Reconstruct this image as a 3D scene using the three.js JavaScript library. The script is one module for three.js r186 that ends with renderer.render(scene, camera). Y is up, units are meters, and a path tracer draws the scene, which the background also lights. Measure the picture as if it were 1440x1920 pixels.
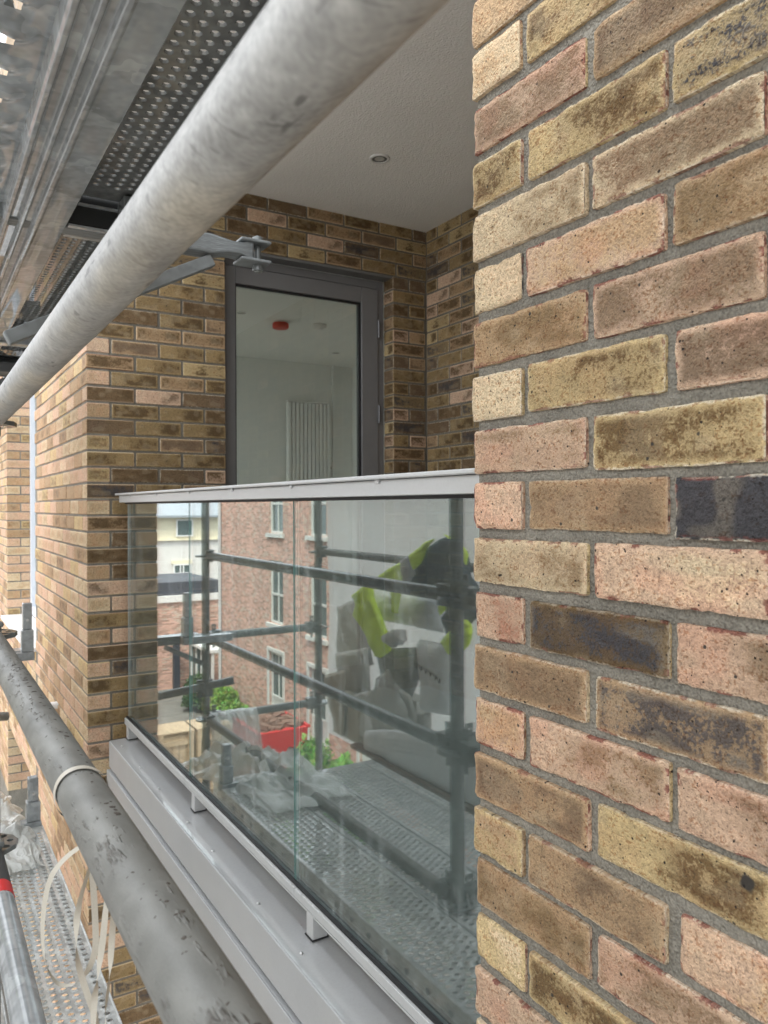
import * as THREE from 'three';
import { mergeGeometries } from 'three/addons/utils/BufferGeometryUtils.js';
import { RoundedBoxGeometry } from 'three/addons/geometries/RoundedBoxGeometry.js';
import { ImprovedNoise } from 'three/addons/math/ImprovedNoise.js';

// ---------------------------------------------------------------- camera, sky, sun, exposure
// X runs along the facade (the far end is at -X), q = -z runs into the building, the street lies at +z.
const CY = 8.3;                                   // eye height above the yard
const scene = new THREE.Scene();
const camera = new THREE.PerspectiveCamera(2 * Math.atan(960 / 1450) * 180 / Math.PI, 0.75, 0.02, 400);
camera.position.set(0, CY, 0);
camera.lookAt(-0.85514, CY, -0.51839);
camera.rotateZ(-0.0034);
camera.setViewOffset(1440, 1920, 0, 11, 1440, 1920);
camera.focus = 1.25;
camera.userData.fStop = 12;

{ // even overcast sky
  const W = 64, H = 32, d = new Float32Array(W * H * 4);
  for (let j = 0; j < H; j++) for (let i = 0; i < W; i++) {
    const e = Math.max(0, ((j + 0.5) / H - 0.5) * 2), l = 0.95 + 0.35 * Math.sin(e * Math.PI / 2);
    d.set([0.97 * l, 1.0 * l, 1.04 * l, 1], (j * W + i) * 4);
  }
  const t = new THREE.DataTexture(d, W, H, THREE.RGBAFormat, THREE.FloatType);
  t.mapping = THREE.EquirectangularReflectionMapping; t.magFilter = THREE.LinearFilter; t.needsUpdate = true;
  scene.background = t; scene.environment = t;
}
const sun = new THREE.DirectionalLight(0xfff4e6, 2.4);
sun.position.set(9, CY + 24, -9); sun.target.position.set(-2, CY, 0);
sun.castShadow = true; sun.shadow.radius = 40; sun.shadow.mapSize.set(2048, 2048);
Object.assign(sun.shadow.camera, { left: -30, right: 30, top: 30, bottom: -30, near: 1, far: 90 });
scene.add(sun, sun.target);
const renderer = new THREE.WebGLRenderer({ antialias: true });
renderer.toneMapping = THREE.LinearToneMapping;
renderer.toneMappingExposure = 3.15;
renderer.shadowMap.enabled = true;

// ---------------------------------------------------------------- small helpers
const V3 = (X, H, q) => new THREE.Vector3(X, CY + H, -q);
function rng(s) { return () => { s = (s + 0x6d2b79f5) | 0; let t = Math.imul(s ^ (s >>> 15), 1 | s); t = (t + Math.imul(t ^ (t >>> 7), 61 | t)) ^ t; return ((t ^ (t >>> 14)) >>> 0) / 4294967296; }; }
const clamp = (x, a = 0, b = 1) => Math.min(b, Math.max(a, x));
const ss = (a, b, x) => { const t = clamp((x - a) / (b - a)); return t * t * (3 - 2 * t); };
const mix = (a, b, t) => a + (b - a) * t;
const PERM = new Float32Array(65536); { const r = rng(7); for (let i = 0; i < 65536; i++) PERM[i] = r(); }
function hash2(x, y, s) { return PERM[(Math.imul(x, 374761393) + Math.imul(y, 668265263) + Math.imul(s, 2147483 * 37 + 11) >>> 7) & 65535]; }
// value noise, 0..1, tiling after per cells (0: no tiling)
function vn(x, y, s = 0, per = 0) {
  let x0 = Math.floor(x), y0 = Math.floor(y); const fx = x - x0, fy = y - y0;
  let x1 = x0 + 1, y1 = y0 + 1;
  if (per) { x0 = ((x0 % per) + per) % per; x1 = x1 % per; if (x1 < 0) x1 += per; y0 = ((y0 % per) + per) % per; y1 = y1 % per; if (y1 < 0) y1 += per; }
  const u = fx * fx * (3 - 2 * fx), v = fy * fy * (3 - 2 * fy);
  const a = hash2(x0, y0, s), b = hash2(x1, y0, s), c = hash2(x0, y1, s), d = hash2(x1, y1, s);
  return a + (b - a) * u + (c - a) * v + (a - b - c + d) * u * v;
}
function fbm(x, y, s = 0, oct = 3, per = 0) { let t = 0, a = 0.5, n = 0; for (let i = 0; i < oct; i++) { t += a * vn(x, y, s + i * 17, per); n += a; x *= 2; y *= 2; per *= 2; a *= 0.5; } return t / n; }
const toS = (x) => { x = clamp(x); return 255 * (x <= 0.0031308 ? 12.92 * x : 1.055 * Math.pow(x, 1 / 2.4) - 0.055); };
function finish(data, W, H, srgb, gray) {
  const t = new THREE.DataTexture(data, W, H, gray ? THREE.RedFormat : THREE.RGBAFormat);
  t.wrapS = t.wrapT = THREE.RepeatWrapping; t.magFilter = THREE.LinearFilter; t.minFilter = THREE.LinearMipmapLinearFilter;
  if (srgb) t.colorSpace = THREE.SRGBColorSpace; t.needsUpdate = true; return t;
}
// fn(u, v) -> [r, g, b] linear (colour) ; size in metres of one repeat
function colorTex(N, metres, fn) {
  const d = new Uint8Array(N * N * 4);
  for (let j = 0; j < N; j++) for (let i = 0; i < N; i++) { const c = fn(i / N, j / N), o = (j * N + i) * 4; d[o] = toS(c[0]); d[o + 1] = toS(c[1]); d[o + 2] = toS(c[2]); d[o + 3] = 255; }
  const t = finish(d, N, N, true); t.repeat.set(1 / metres, 1 / metres); return t;
}
function grayTex(N, metres, fn) {
  const d = new Uint8Array(N * N);
  for (let j = 0; j < N; j++) for (let i = 0; i < N; i++) d[j * N + i] = 255 * clamp(fn(i / N, j / N));
  const t = finish(d, N, N, false, true); t.repeat.set(1 / metres, 1 / metres); return t;
}
const C = (r, g, b) => new THREE.Color().setRGB(r, g, b);
const std = (o) => new THREE.MeshStandardMaterial(o);
const phys = (o) => new THREE.MeshPhysicalMaterial(o);

const worldOf = (o) => { const p = new THREE.Vector3(); while (o && o !== scene) { p.add(o.position); o = o.parent; } return p; };
const used = {};
function numbered(n) { const k = used[n] = (used[n] ?? -1) + 1; return k ? n + '_' + String(k).padStart(3, '0') : n; }
function tag(o, label, category, group, kind) {
  if (label) o.userData.label = label; if (category) o.userData.category = category; if (group) o.userData.group = group; if (kind) o.userData.kind = kind; return o;
}
function thing(name, base, label, category, group) {
  const o = new THREE.Group(); o.name = numbered(name); o.position.copy(base); scene.add(o); return tag(o, label, category, group);
}
function shadow(m) { m.castShadow = m.receiveShadow = true; return m; }
// geometry given in world coordinates becomes a part of parent
function part(name, geo, mat, parent = scene, kind) {
  if (Array.isArray(geo)) geo = geo.length > 1 ? merge(geo) : geo[0];
  const w = worldOf(parent); geo.translate(-w.x, -w.y, -w.z);
  const m = shadow(new THREE.Mesh(geo, mat)); m.name = parent === scene ? numbered(name) : name; if (kind) m.userData.kind = kind; parent.add(m); return m;
}
function put(name, geo, mat, parent, pos, ry = 0, rz = 0) { // shared geometry at a world position
  const m = shadow(new THREE.Mesh(geo, mat)); m.name = name; m.position.copy(pos).sub(worldOf(parent)); m.rotation.set(0, ry, rz); parent.add(m); return m;
}
function struct(name, geo, mat, kind = 'structure') { const m = part(name, geo, mat); m.userData.kind = kind; return m; }
function copyOf(o, dx, dh, dq, label) { const c = o.clone(); c.name = numbered(o.name.replace(/_\d{3}$/, '')); c.position.add(new THREE.Vector3(dx, dh, -dq)); c.userData = { ...o.userData }; if (label) c.userData.label = label; scene.add(c); return c; }
function merge(list) { return mergeGeometries(list.map((g) => { g = g.index ? g.toNonIndexed() : g; for (const k of Object.keys(g.attributes)) if (!['position', 'normal', 'uv'].includes(k)) g.deleteAttribute(k); return g; })); }
function metricUV(g) {
  const p = g.attributes.position, n = g.attributes.normal, uv = new Float32Array(p.count * 2);
  for (let i = 0; i < p.count; i++) {
    const ax = Math.abs(n.getX(i)), ay = Math.abs(n.getY(i)), az = Math.abs(n.getZ(i));
    if (ax >= ay && ax >= az) { uv[2 * i] = p.getZ(i); uv[2 * i + 1] = p.getY(i); } else if (ay >= az) { uv[2 * i] = p.getX(i); uv[2 * i + 1] = p.getZ(i); } else { uv[2 * i] = p.getX(i); uv[2 * i + 1] = p.getY(i); }
  }
  g.setAttribute('uv', new THREE.BufferAttribute(uv, 2)); return g;
}
function box(x0, x1, h0, h1, q0, q1, r = 0) {
  const w = x1 - x0, h = h1 - h0, d = q1 - q0;
  const g = r ? new RoundedBoxGeometry(w, h, d, 2, Math.min(r, w / 2.01, h / 2.01, d / 2.01)) : new THREE.BoxGeometry(w, h, d);
  g.translate((x0 + x1) / 2, CY + (h0 + h1) / 2, -(q0 + q1) / 2); return metricUV(g.index ? g.toNonIndexed() : g);
}
function tube(a, b, r, seg = 20, cuts = 1) {
  const L = a.distanceTo(b), g = new THREE.CylinderGeometry(r, r, L, seg, cuts), uv = g.attributes.uv, n = (seg + 1) * (cuts + 1);
  for (let i = 0; i < n; i++) uv.setXY(i, uv.getX(i) * 2 * Math.PI * r, uv.getY(i) * L);
  const dir = b.clone().sub(a).normalize();
  g.applyQuaternion(new THREE.Quaternion().setFromUnitVectors(new THREE.Vector3(0, 1, 0), dir));
  const m = a.clone().add(b).multiplyScalar(0.5); g.translate(m.x, m.y, m.z); return g;
}
function pipe(a, b, ro, ri) { // open hollow tube
  const o = tube(a, b, ro, 24).toNonIndexed(), dir = b.clone().sub(a).normalize(), q = new THREE.Quaternion().setFromUnitVectors(new THREE.Vector3(0, 0, 1), dir);
  return o;
}
function surf(nu, nv, fn) { // fn(u, v) -> Vector3
  const p = [], uv = [], ix = [];
  for (let j = 0; j <= nv; j++) for (let i = 0; i <= nu; i++) { const v = fn(i / nu, j / nv); p.push(v.x, v.y, v.z); uv.push(i / nu, j / nv); }
  for (let j = 0; j < nv; j++) for (let i = 0; i < nu; i++) { const a = j * (nu + 1) + i, b = a + 1, c = a + nu + 1, d = c + 1; ix.push(a, b, d, a, d, c); }
  const g = new THREE.BufferGeometry(); g.setAttribute('position', new THREE.Float32BufferAttribute(p, 3)); g.setAttribute('uv', new THREE.Float32BufferAttribute(uv, 2)); g.setIndex(ix); g.computeVertexNormals(); return g;
}
function smooth(g) { // normals averaged over vertices that share a place
  g.computeVertexNormals(); const p = g.attributes.position, n = g.attributes.normal, m = new Map();
  const key = (i) => Math.round(p.getX(i) * 2e4) + ',' + Math.round(p.getY(i) * 2e4) + ',' + Math.round(p.getZ(i) * 2e4);
  for (let i = 0; i < p.count; i++) { const k = key(i), s = m.get(k) || [0, 0, 0]; s[0] += n.getX(i); s[1] += n.getY(i); s[2] += n.getZ(i); m.set(k, s); }
  for (let i = 0; i < p.count; i++) { const s = m.get(key(i)), l = Math.hypot(...s) || 1; n.setXYZ(i, s[0] / l, s[1] / l, s[2] / l); }
  return g;
}
const noise3 = new ImprovedNoise();
const N3 = (x, y, z) => noise3.noise(x + 100.37, y + 50.71, z + 20.13);

// ---------------------------------------------------------------- brick faces (printed colour and fine relief only)
const ST = { // base, middle
  c: [0.61, 0.48, 0.31], y: [0.53, 0.40, 0.205], p: [0.56, 0.385, 0.265], t: [0.42, 0.285, 0.16], o: [0.14, 0.086, 0.034], b: [0.15, 0.1, 0.06], d: [0.05, 0.048, 0.052], r: [0.36, 0.18, 0.115],
  m: [0.088, 0.052, 0.019], k: [0.31, 0.218, 0.102], n: [0.17, 0.112, 0.058], s: [0.205, 0.135, 0.078],
};
function paintTile(col, bmp, W, x0, y0, w, h, mmW, mmH, o) {
  const R = rng(o.seed * 7919 + 13), s = o.seed * 31, A = ST[o.base], B = ST[o.mid], pits = [];
  const np = Math.round(mmW * mmH / 215 / 65 * (16 + 44 * R() * (o.pits ?? 1)));
  for (let i = 0; i < np; i++) pits.push([R() * mmW, R() * mmH, 0.45 + 1.25 * R() * R() + (R() < 0.1 ? 0.9 : 0), 0.5 + R()]);
  for (let i = 0; i < (o.spots ?? (R() < 0.25 ? 1 : 0)); i++) pits.push([mmW * (0.1 + 0.8 * R()), mmH * (0.15 + 0.7 * R()), o.big && i === 0 ? 8.5 : 1.5 + 2.5 * R() * R(), 2]);
  const bias = (R() - 0.5) * 0.25, band = R() < 0.35 ? 0.3 + 0.4 * R() : 0, pale = (o.rim ?? 0.5) * (0.4 + R() * 0.8), redA = (o.red ?? (R() < 0.35 ? 0.7 : 0.25)), tone = 0.92 + 0.16 * R();
  const sx = 1.6 * (R() - 0.5), ph = R() * 50;
  for (let j = 0; j < h; j++) for (let i = 0; i < w; i++) {
    const x = (i + 0.5) / w * mmW, y = (j + 0.5) / h * mmH, e = Math.min(x, mmW - x, y, mmH - y);
    const low = fbm(x / 55 + ph, y / 34, s, 3), md = fbm(x / 11 + ph, y / 9, s + 3, 3), g1 = vn(x / 1.5, y / 1.5, s + 5), g2 = vn(x / 0.75, y / 0.75, s + 6), g3 = vn(x / 3.2, y / 3.2, s + 9);
    const gate = ss(0.36, 0.66, low + bias + 0.06 + (md - 0.5) * 0.35 + (g1 - 0.5) * 0.3 + (g3 - 0.5) * 0.34);
    let c = ss(o.e0 ?? 1, (o.e1 ?? 17) + 8 * md, e + (md - 0.5) * 9 + (g1 - 0.5) * 3) * (o.glow ? 0.32 + 0.68 * gate : 0.22 + 0.78 * gate);
    if (band) c *= ss(-0.12, 0.12, (x / mmW - band) + sx * 0.3 * (y / mmH - 0.5) + (md - 0.5) * 0.2) * 0.8 + 0.2;
    c *= o.amt ?? 1;
    let r = mix(A[0], B[0], c), g = mix(A[1], B[1], c), b = mix(A[2], B[2], c);
    const pk = ss(0.52, 0.75, vn(x / 40 + ph, y / 28, s + 21)) * 0.35 * (o.pink ?? 0.6); r = mix(r, r * 1.12, pk); g = mix(g, g * 0.86, pk); b = mix(b, b * 0.84, pk);
    const cr = ss(0.55, 0.8, vn(x / 30 + 9, y / 22 + ph, s + 23)) * 0.3; r = mix(r, 0.52, cr * 0.5); g = mix(g, 0.43, cr * 0.5); b = mix(b, 0.29, cr * 0.5);
    const rim = (1 - ss(0.6, 2.8 + 6 * g3 * md, e)) * pale * ss(0.35, 0.6, md + 0.1); r = mix(r, 0.60, rim * 0.7); g = mix(g, 0.545, rim * 0.7); b = mix(b, 0.44, rim * 0.7);
    const red = ss(0.63, 0.72, vn(x / 15 + 3, y / 9, s + 11) + (g3 - 0.5) * 0.25) * (1 - ss(2.5, 7.5, e + (g3 - 0.5) * 5)) * redA; r = mix(r, 0.20, red * 0.85); g = mix(g, 0.058, red * 0.85); b = mix(b, 0.042, red * 0.85);
    let f = tone * (0.74 + 0.26 * (g1 + g2) + 0.3 * (md - 0.5) + 0.3 * (g3 - 0.5));
    if (g2 > 0.86 && g3 > 0.4) f *= 1.25; if (g1 < 0.16) f *= 0.66; const fl = ss(0.62, 0.8, vn(x / 2.3 + 40, y / 2.0, s + 31)) * ss(0.35, 0.6, md); r *= 1 - 0.3 * fl; g *= 1 - 0.42 * fl; b *= 1 - 0.5 * fl;
    let z = 0.5 + 0.3 * (g1 - 0.5) + 0.2 * (g2 - 0.5) + 0.5 * (md - 0.5) + 0.3 * (g3 - 0.5) - 0.2 * red;
    const q = ((y0 + j) * W + x0 + i);
    col[q * 4] = toS(r * f); col[q * 4 + 1] = toS(g * f); col[q * 4 + 2] = toS(b * f); col[q * 4 + 3] = 255; bmp[q] = 255 * clamp(z);
  }
  const kx = w / mmW, ky = h / mmH;
  for (const [px, py, pr, k] of pits) for (let j = Math.max(0, Math.floor((py - pr * 1.6) * ky)); j < Math.min(h, (py + pr * 1.6) * ky); j++) for (let i = Math.max(0, Math.floor((px - pr * 1.6) * kx)); i < Math.min(w, (px + pr * 1.6) * kx); i++) {
    const dx = (i + 0.5) / kx - px, dy = (j + 0.5) / ky - py, wob = 0.7 + 0.6 * vn(dx / pr * 1.4 + px, dy / pr * 1.4 + py, s + 2), a = (1 - ss(0.6, 1.05, Math.hypot(dx, dy) / (pr * wob))) * clamp(0.75 + 0.2 * k);
    if (a <= 0) continue; const q = (y0 + j) * W + x0 + i, dk = pr > 2 ? [46, 43, 40] : [30, 22, 18];
    for (let c = 0; c < 3; c++) col[q * 4 + c] = mix(col[q * 4 + c], dk[c], a * 0.9); bmp[q] = mix(bmp[q], pr > 2 ? 110 : 20, a);
  }
}
function atlas(N, tw, th, cols, rowsS, rowsH, stretchers, headers, rough) {
  const col = new Uint8Array(N * N * 4), bmp = new Uint8Array(N * N), rects = { S: [], H: [] };
  stretchers.forEach((o, i) => { const x = (i % cols) * tw, y = Math.floor(i / cols) * th; paintTile(col, bmp, N, x, y, tw, th, 215, 65, o); rects.S.push([x, y, tw, th]); });
  headers.forEach((o, i) => { const x = (i % (cols * 2)) * tw / 2, y = (rowsS + Math.floor(i / (cols * 2))) * th; paintTile(col, bmp, N, x, y, tw / 2, th, 102.5, 65, o); rects.H.push([x, y, tw / 2, th]); });
  for (const k of ['S', 'H']) rects[k] = rects[k].map(([x, y, w, h]) => [(x + 1) / N, (y + 1) / N, (w - 2) / N, (h - 2) / N]);
  return { map: finish(col, N, N, true), bump: finish(bmp, N, N, false, true), ...rects };
}
// the near pier: the bricks as they stand, course by course (H: header first, S: two stretchers)
const PIER = {
  9: ['cs', 'to', 'tb'], 8: ['to', 'ob'], 7: ['ct', 'yo', 'tb'], 6: ['ps', 'tb'], 5: ['yo', 'yo', 'yd'], 4: ['co', 'cs'], 3: ['cc', 'pt', 'to'], 2: ['to', 'ps'], 1: ['cc', 'yo', 'pb'], 0: ['po', 'yo'],
  '-1': ['pp', 'ts', 'dd'], '-2': ['co', 'pc'], '-3': ['pr', 'od', 'ps'], '-4': ['ts', 'td'], '-5': ['pt', 'po', 'ps'], '-6': ['tb', 'yo'], '-7': ['yt', 'tb', 'pt'], '-8': ['to', 'ps'], '-9': ['yc', 'yo', 'ps'], '-10': ['pb', 'to'], '-11': ['ct', 'yo', 'pt'],
};
const pierTile = {}, sList = [], hList = [];
{
  let seed = 1;
  for (let k = 9; k >= -11; k--) PIER[k].forEach((c, i) => {
    seed++;
    const o = { base: c[0], mid: c[1], seed, red: 'pr'.includes(c[0]) ? 1 : (seed * 37 % 10) < 4 ? 0.75 : 0.2, rim: c[1] === 'd' || (k === 0 && i === 1) ? 1.1 : 0.3 + (seed * 13 % 10) / 14, pink: c[0] === 'p' ? 1 : 0.4, e1: 10, amt: 'yo'.includes(c[0]) ? 1 : c[1] === 'o' ? 0.72 : 0.9, glow: 1 };
    if (k === -6 && i === 1) { o.big = true; o.spots = 2; } if (k === 5 && i === 1) o.spots = 1;
    if (k % 2 !== 0 && i === 0) { if (hList.length < 16) { pierTile[k + ',' + i] = ['H', hList.length]; hList.push(o); } } else if (sList.length < 40) { pierTile[k + ',' + i] = ['S', sList.length]; sList.push(o); }
  });
  const st = ['ct', 'to', 'pt', 'yo', 'tb', 'cc', 'pt'];
  while (hList.length < 16) { seed++; const c = st[seed % 7]; hList.push({ base: c[0], mid: c[1], seed }); }
}
const AT = atlas(2048, 512, 160, 4, 10, 2, sList, hList);
const wS = [], wH = [];
{
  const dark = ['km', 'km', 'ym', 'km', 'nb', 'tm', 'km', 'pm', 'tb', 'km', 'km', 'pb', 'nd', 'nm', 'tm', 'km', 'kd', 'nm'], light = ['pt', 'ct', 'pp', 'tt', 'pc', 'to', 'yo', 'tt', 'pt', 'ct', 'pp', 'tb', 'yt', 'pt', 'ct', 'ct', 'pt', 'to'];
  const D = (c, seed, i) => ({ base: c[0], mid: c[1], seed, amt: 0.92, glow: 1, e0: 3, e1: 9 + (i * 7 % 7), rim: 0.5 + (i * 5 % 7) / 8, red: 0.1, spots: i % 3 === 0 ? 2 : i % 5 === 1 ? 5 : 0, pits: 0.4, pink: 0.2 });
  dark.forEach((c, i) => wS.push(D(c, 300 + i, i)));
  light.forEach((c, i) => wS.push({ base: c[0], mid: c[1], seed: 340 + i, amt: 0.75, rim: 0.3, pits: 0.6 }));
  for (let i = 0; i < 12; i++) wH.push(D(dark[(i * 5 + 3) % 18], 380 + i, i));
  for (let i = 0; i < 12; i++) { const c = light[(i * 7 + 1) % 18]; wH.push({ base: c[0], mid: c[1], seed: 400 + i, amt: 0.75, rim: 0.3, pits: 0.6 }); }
}
const BT = atlas(1024, 256, 78, 4, 9, 3, wS, wH);
const M = {};
M.pierBrick = std({ map: AT.map, bumpMap: AT.bump, bumpScale: 0.0034, roughness: 0.92 });
M.wallBrick = std({ map: BT.map, bumpMap: BT.bump, bumpScale: 0.002, roughness: 0.92 });

function rectUV(g, i, rect, u, v) { g.attributes.uv.setXY(i, rect[0] + clamp(u) * rect[2], rect[1] + clamp(v) * rect[3]); }
// a brick with worn arrises: L along x, h up, d deep
function wornBrick(L, h, d, front, end, seed) {
  const nx = Math.max(8, Math.round(L / 0.0065)), g = new THREE.BoxGeometry(L, h, d, nx, 11, 3), p = g.attributes.position, n = g.attributes.normal, R = rng(seed), r = 0.0042 + 0.0022 * R(), v = new THREE.Vector3(), k = new THREE.Vector3();
  const tilt = (R() - 0.5) * 0.012, lx = (R() - 0.5) * 0.008, out = (R() - 0.5) * 0.002;
  for (let i = 0; i < p.count; i++) {
    v.fromBufferAttribute(p, i);
    const ax = Math.abs(n.getX(i)) > 0.5, az = Math.abs(n.getZ(i)) > 0.5;
    if (az) rectUV(g, i, front, (n.getZ(i) > 0 ? v.x : -v.x) / L + 0.5, v.y / h + 0.5); else if (ax) rectUV(g, i, end, (n.getX(i) > 0 ? -v.z : v.z) / d + 0.5, v.y / h + 0.5); else rectUV(g, i, front, v.x / L + 0.5, v.z > 0 ? 0.98 : 0.5);
    const wob = 0.0017 * N3(v.x * 34 + seed, v.y * 34, v.z * 34 + 7) + 0.0011 * N3(v.x * 110, v.y * 110 + seed, v.z * 110), chip = Math.max(0, N3(v.x * 60 + 9, v.y * 60 + seed, v.z * 60) - 0.2) * 0.009;
    const rr = r + chip * 1.2, sgn = Math.sign;
    k.set(clamp(v.x, -L / 2 + rr, L / 2 - rr), clamp(v.y, -h / 2 + rr, h / 2 - rr), clamp(v.z, -d / 2 + rr, d / 2 - rr));
    const e = v.clone().sub(k); if (e.lengthSq() > 1e-12) e.normalize().multiplyScalar(rr);
    v.copy(k).add(e); const dir = v.clone().sub(new THREE.Vector3(k.x * 0.9, k.y * 0.6, k.z * 0.7)).normalize();
    const face = 0.0009 * N3(v.x * 14 + seed * 3, v.y * 20, v.z * 14);
    v.addScaledVector(dir, wob); if (az) v.z += sgn(v.z) * face; if (ax) v.x += sgn(v.x) * face;
    v.y += v.x * tilt * 0.5 + 0; v.x += v.y * lx; v.z += out;
    p.setXYZ(i, v.x, v.y, v.z);
  }
  return smooth(g);
}
// a plain brick with chamfered arrises (44 triangles)
const brickCache = new Map();
function plainBrick(L, h, d, front, end, c = 0.003) {
  const id = [L, h, d, front, end].join(); if (brickCache.has(id)) return brickCache.get(id);
  const P = [], UV = [], X = L / 2, Y = h / 2, Z = d / 2, a = (sx, sy, sz, f) => f === 0 ? [sx * X, sy * (Y - c), sz * (Z - c)] : f === 1 ? [sx * (X - c), sy * Y, sz * (Z - c)] : [sx * (X - c), sy * (Y - c), sz * Z];
  const cen = new THREE.Vector3(), e1 = new THREE.Vector3(), e2 = new THREE.Vector3();
  const tri = (A, B, D, f) => {
    e1.set(B[0] - A[0], B[1] - A[1], B[2] - A[2]); e2.set(D[0] - A[0], D[1] - A[1], D[2] - A[2]); cen.set(A[0] + B[0] + D[0], A[1] + B[1] + D[1], A[2] + B[2] + D[2]);
    const list = e1.cross(e2).dot(cen) >= 0 ? [A, B, D] : [A, D, B];
    for (const q of list) { P.push(...q); const re = f === 0 ? end : front; UV.push(re[0] + clamp(f === 0 ? q[2] / d + 0.5 : q[0] / L + 0.5) * re[2], re[1] + clamp(f === 1 ? (q[2] > 0 ? 0.95 : 0.4) : q[1] / h + 0.5) * re[3]); }
  };
  const quad = (A, B, D, E, f) => { tri(A, B, D, f); tri(A, D, E, f); }, S = [-1, 1];
  for (const s of S) { quad(a(s, -1, -1, 0), a(s, 1, -1, 0), a(s, 1, 1, 0), a(s, -1, 1, 0), 0); quad(a(-1, s, -1, 1), a(1, s, -1, 1), a(1, s, 1, 1), a(-1, s, 1, 1), 1); quad(a(-1, -1, s, 2), a(1, -1, s, 2), a(1, 1, s, 2), a(-1, 1, s, 2), 2); }
  for (const s of S) for (const t of S) { quad(a(s, t, -1, 0), a(s, t, 1, 0), a(s, t, 1, 1), a(s, t, -1, 1), 2); quad(a(s, -1, t, 0), a(s, 1, t, 0), a(s, 1, t, 2), a(s, -1, t, 2), 2); quad(a(-1, s, t, 1), a(1, s, t, 1), a(1, s, t, 2), a(-1, s, t, 2), 2); for (const w of S) tri(a(s, t, w, 0), a(s, t, w, 1), a(s, t, w, 2), 2); }
  const g = new THREE.BufferGeometry(); g.setAttribute('position', new THREE.Float32BufferAttribute(P, 3)); g.setAttribute('uv', new THREE.Float32BufferAttribute(UV, 2)); g.computeVertexNormals(); brickCache.set(id, g); return g;
}

// ---------------------------------------------------------------- surfaces
const mortarTex = colorTex(512, 0.4, (u, v) => { const a = fbm(u * 8, v * 8, 1, 4, 8), g = vn(u * 256, v * 256, 4, 256), k = vn(u * 128, v * 128, 6, 128); const f = 0.62 + 0.46 * a + 0.42 * (g - 0.5) + (k > 0.9 ? -0.2 : 0); return [0.275 * f, 0.255 * f, 0.212 * f]; });
const mortarBump = grayTex(512, 0.4, (u, v) => 0.5 + 0.8 * (fbm(u * 24, v * 24, 2, 3, 24) - 0.5) + 0.5 * (vn(u * 200, v * 200, 3, 200) - 0.5));
M.mortar = std({ map: mortarTex, bumpMap: mortarBump, bumpScale: 0.006, roughness: 0.95 });
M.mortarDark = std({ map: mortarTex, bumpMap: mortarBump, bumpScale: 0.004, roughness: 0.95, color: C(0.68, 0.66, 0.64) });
const galvTex = colorTex(512, 0.35, (u, v) => { const a = fbm(u * 5, v * 5, 11, 4, 5), b = vn(u * 40, v * 40, 12, 40), c = vn(u * 18, v * 18, 15, 18); const f = 0.72 + 0.4 * (a - 0.5) + 0.14 * (b - 0.5) + 0.2 * (c - 0.5) + (fbm(u * 9, v * 9, 17, 3, 9) > 0.66 ? 0.14 : 0); return [0.55 * f, 0.565 * f, 0.57 * f]; });
const galvRough = grayTex(256, 0.35, (u, v) => 0.38 + 0.35 * fbm(u * 8, v * 8, 14, 3, 8));
M.galv = phys({ specularIntensity: 0.5, map: galvTex, roughnessMap: galvRough, roughness: 1.3, metalness: 0.08, color: C(0.82, 0.85, 0.87) });
M.galvDull = phys({ map: galvTex, roughness: 0.5, specularIntensity: 0.8, color: C(0.42, 0.44, 0.44) });
M.galvOld = phys({ specularIntensity: 0.6, map: galvTex, roughnessMap: galvRough, roughness: 1.3, metalness: 0.08, color: C(0.42, 0.44, 0.43) });
// the pale upper tube: brushed slurry streaks, yellowish dust
const paleTex = colorTex(1024, 0.1518, (u, v) => { const d = u + v * 0.8, a = fbm(u * 5, v * 5, 21, 4, 5), s1 = fbm(u * 6 + v * 3, v * 44, 22, 3, 0), s2 = vn((u * 10), (v * 60), 25, 0); const f = 1.02 + 0.2 * (a - 0.5) + 0.1 * (s1 - 0.5) + 0.08 * (s2 - 0.5) + 0.09 * (vn(u * 7 + v * 30, v * 170 - u * 46, 47) - 0.5) + 0.16 * (vn(u * 60, v * 280, 48) - 0.5) - 0.14 * ss(0.88, 0.93, vn(u * 8 + v * 22, v * 120 - u * 20, 49)) + 0.16 * (fbm(u * 14, v * 30, 45, 3) - 0.5), w = ss(0.45, 0.7, fbm(u * 3, v * 3, 28, 3, 3)), dk = ss(0.78, 0.86, vn(u * 9, v * 11, 29, 0)) * ss(0.5, 0.7, vn(u * 50, v * 60, 30, 0)) * 0.5; const h = f * f * (1 - dk); return [mix(0.31, 0.39, w) * h, mix(0.31, 0.36, w) * h, mix(0.30, 0.30, w) * h]; });
paleTex.repeat.set(1 / 0.1518, 1 / 0.7);
M.paleTube = std({ map: paleTex, bumpMap: paleTex, bumpScale: 0.0004, roughness: 0.5, metalness: 0.08 });
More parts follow.
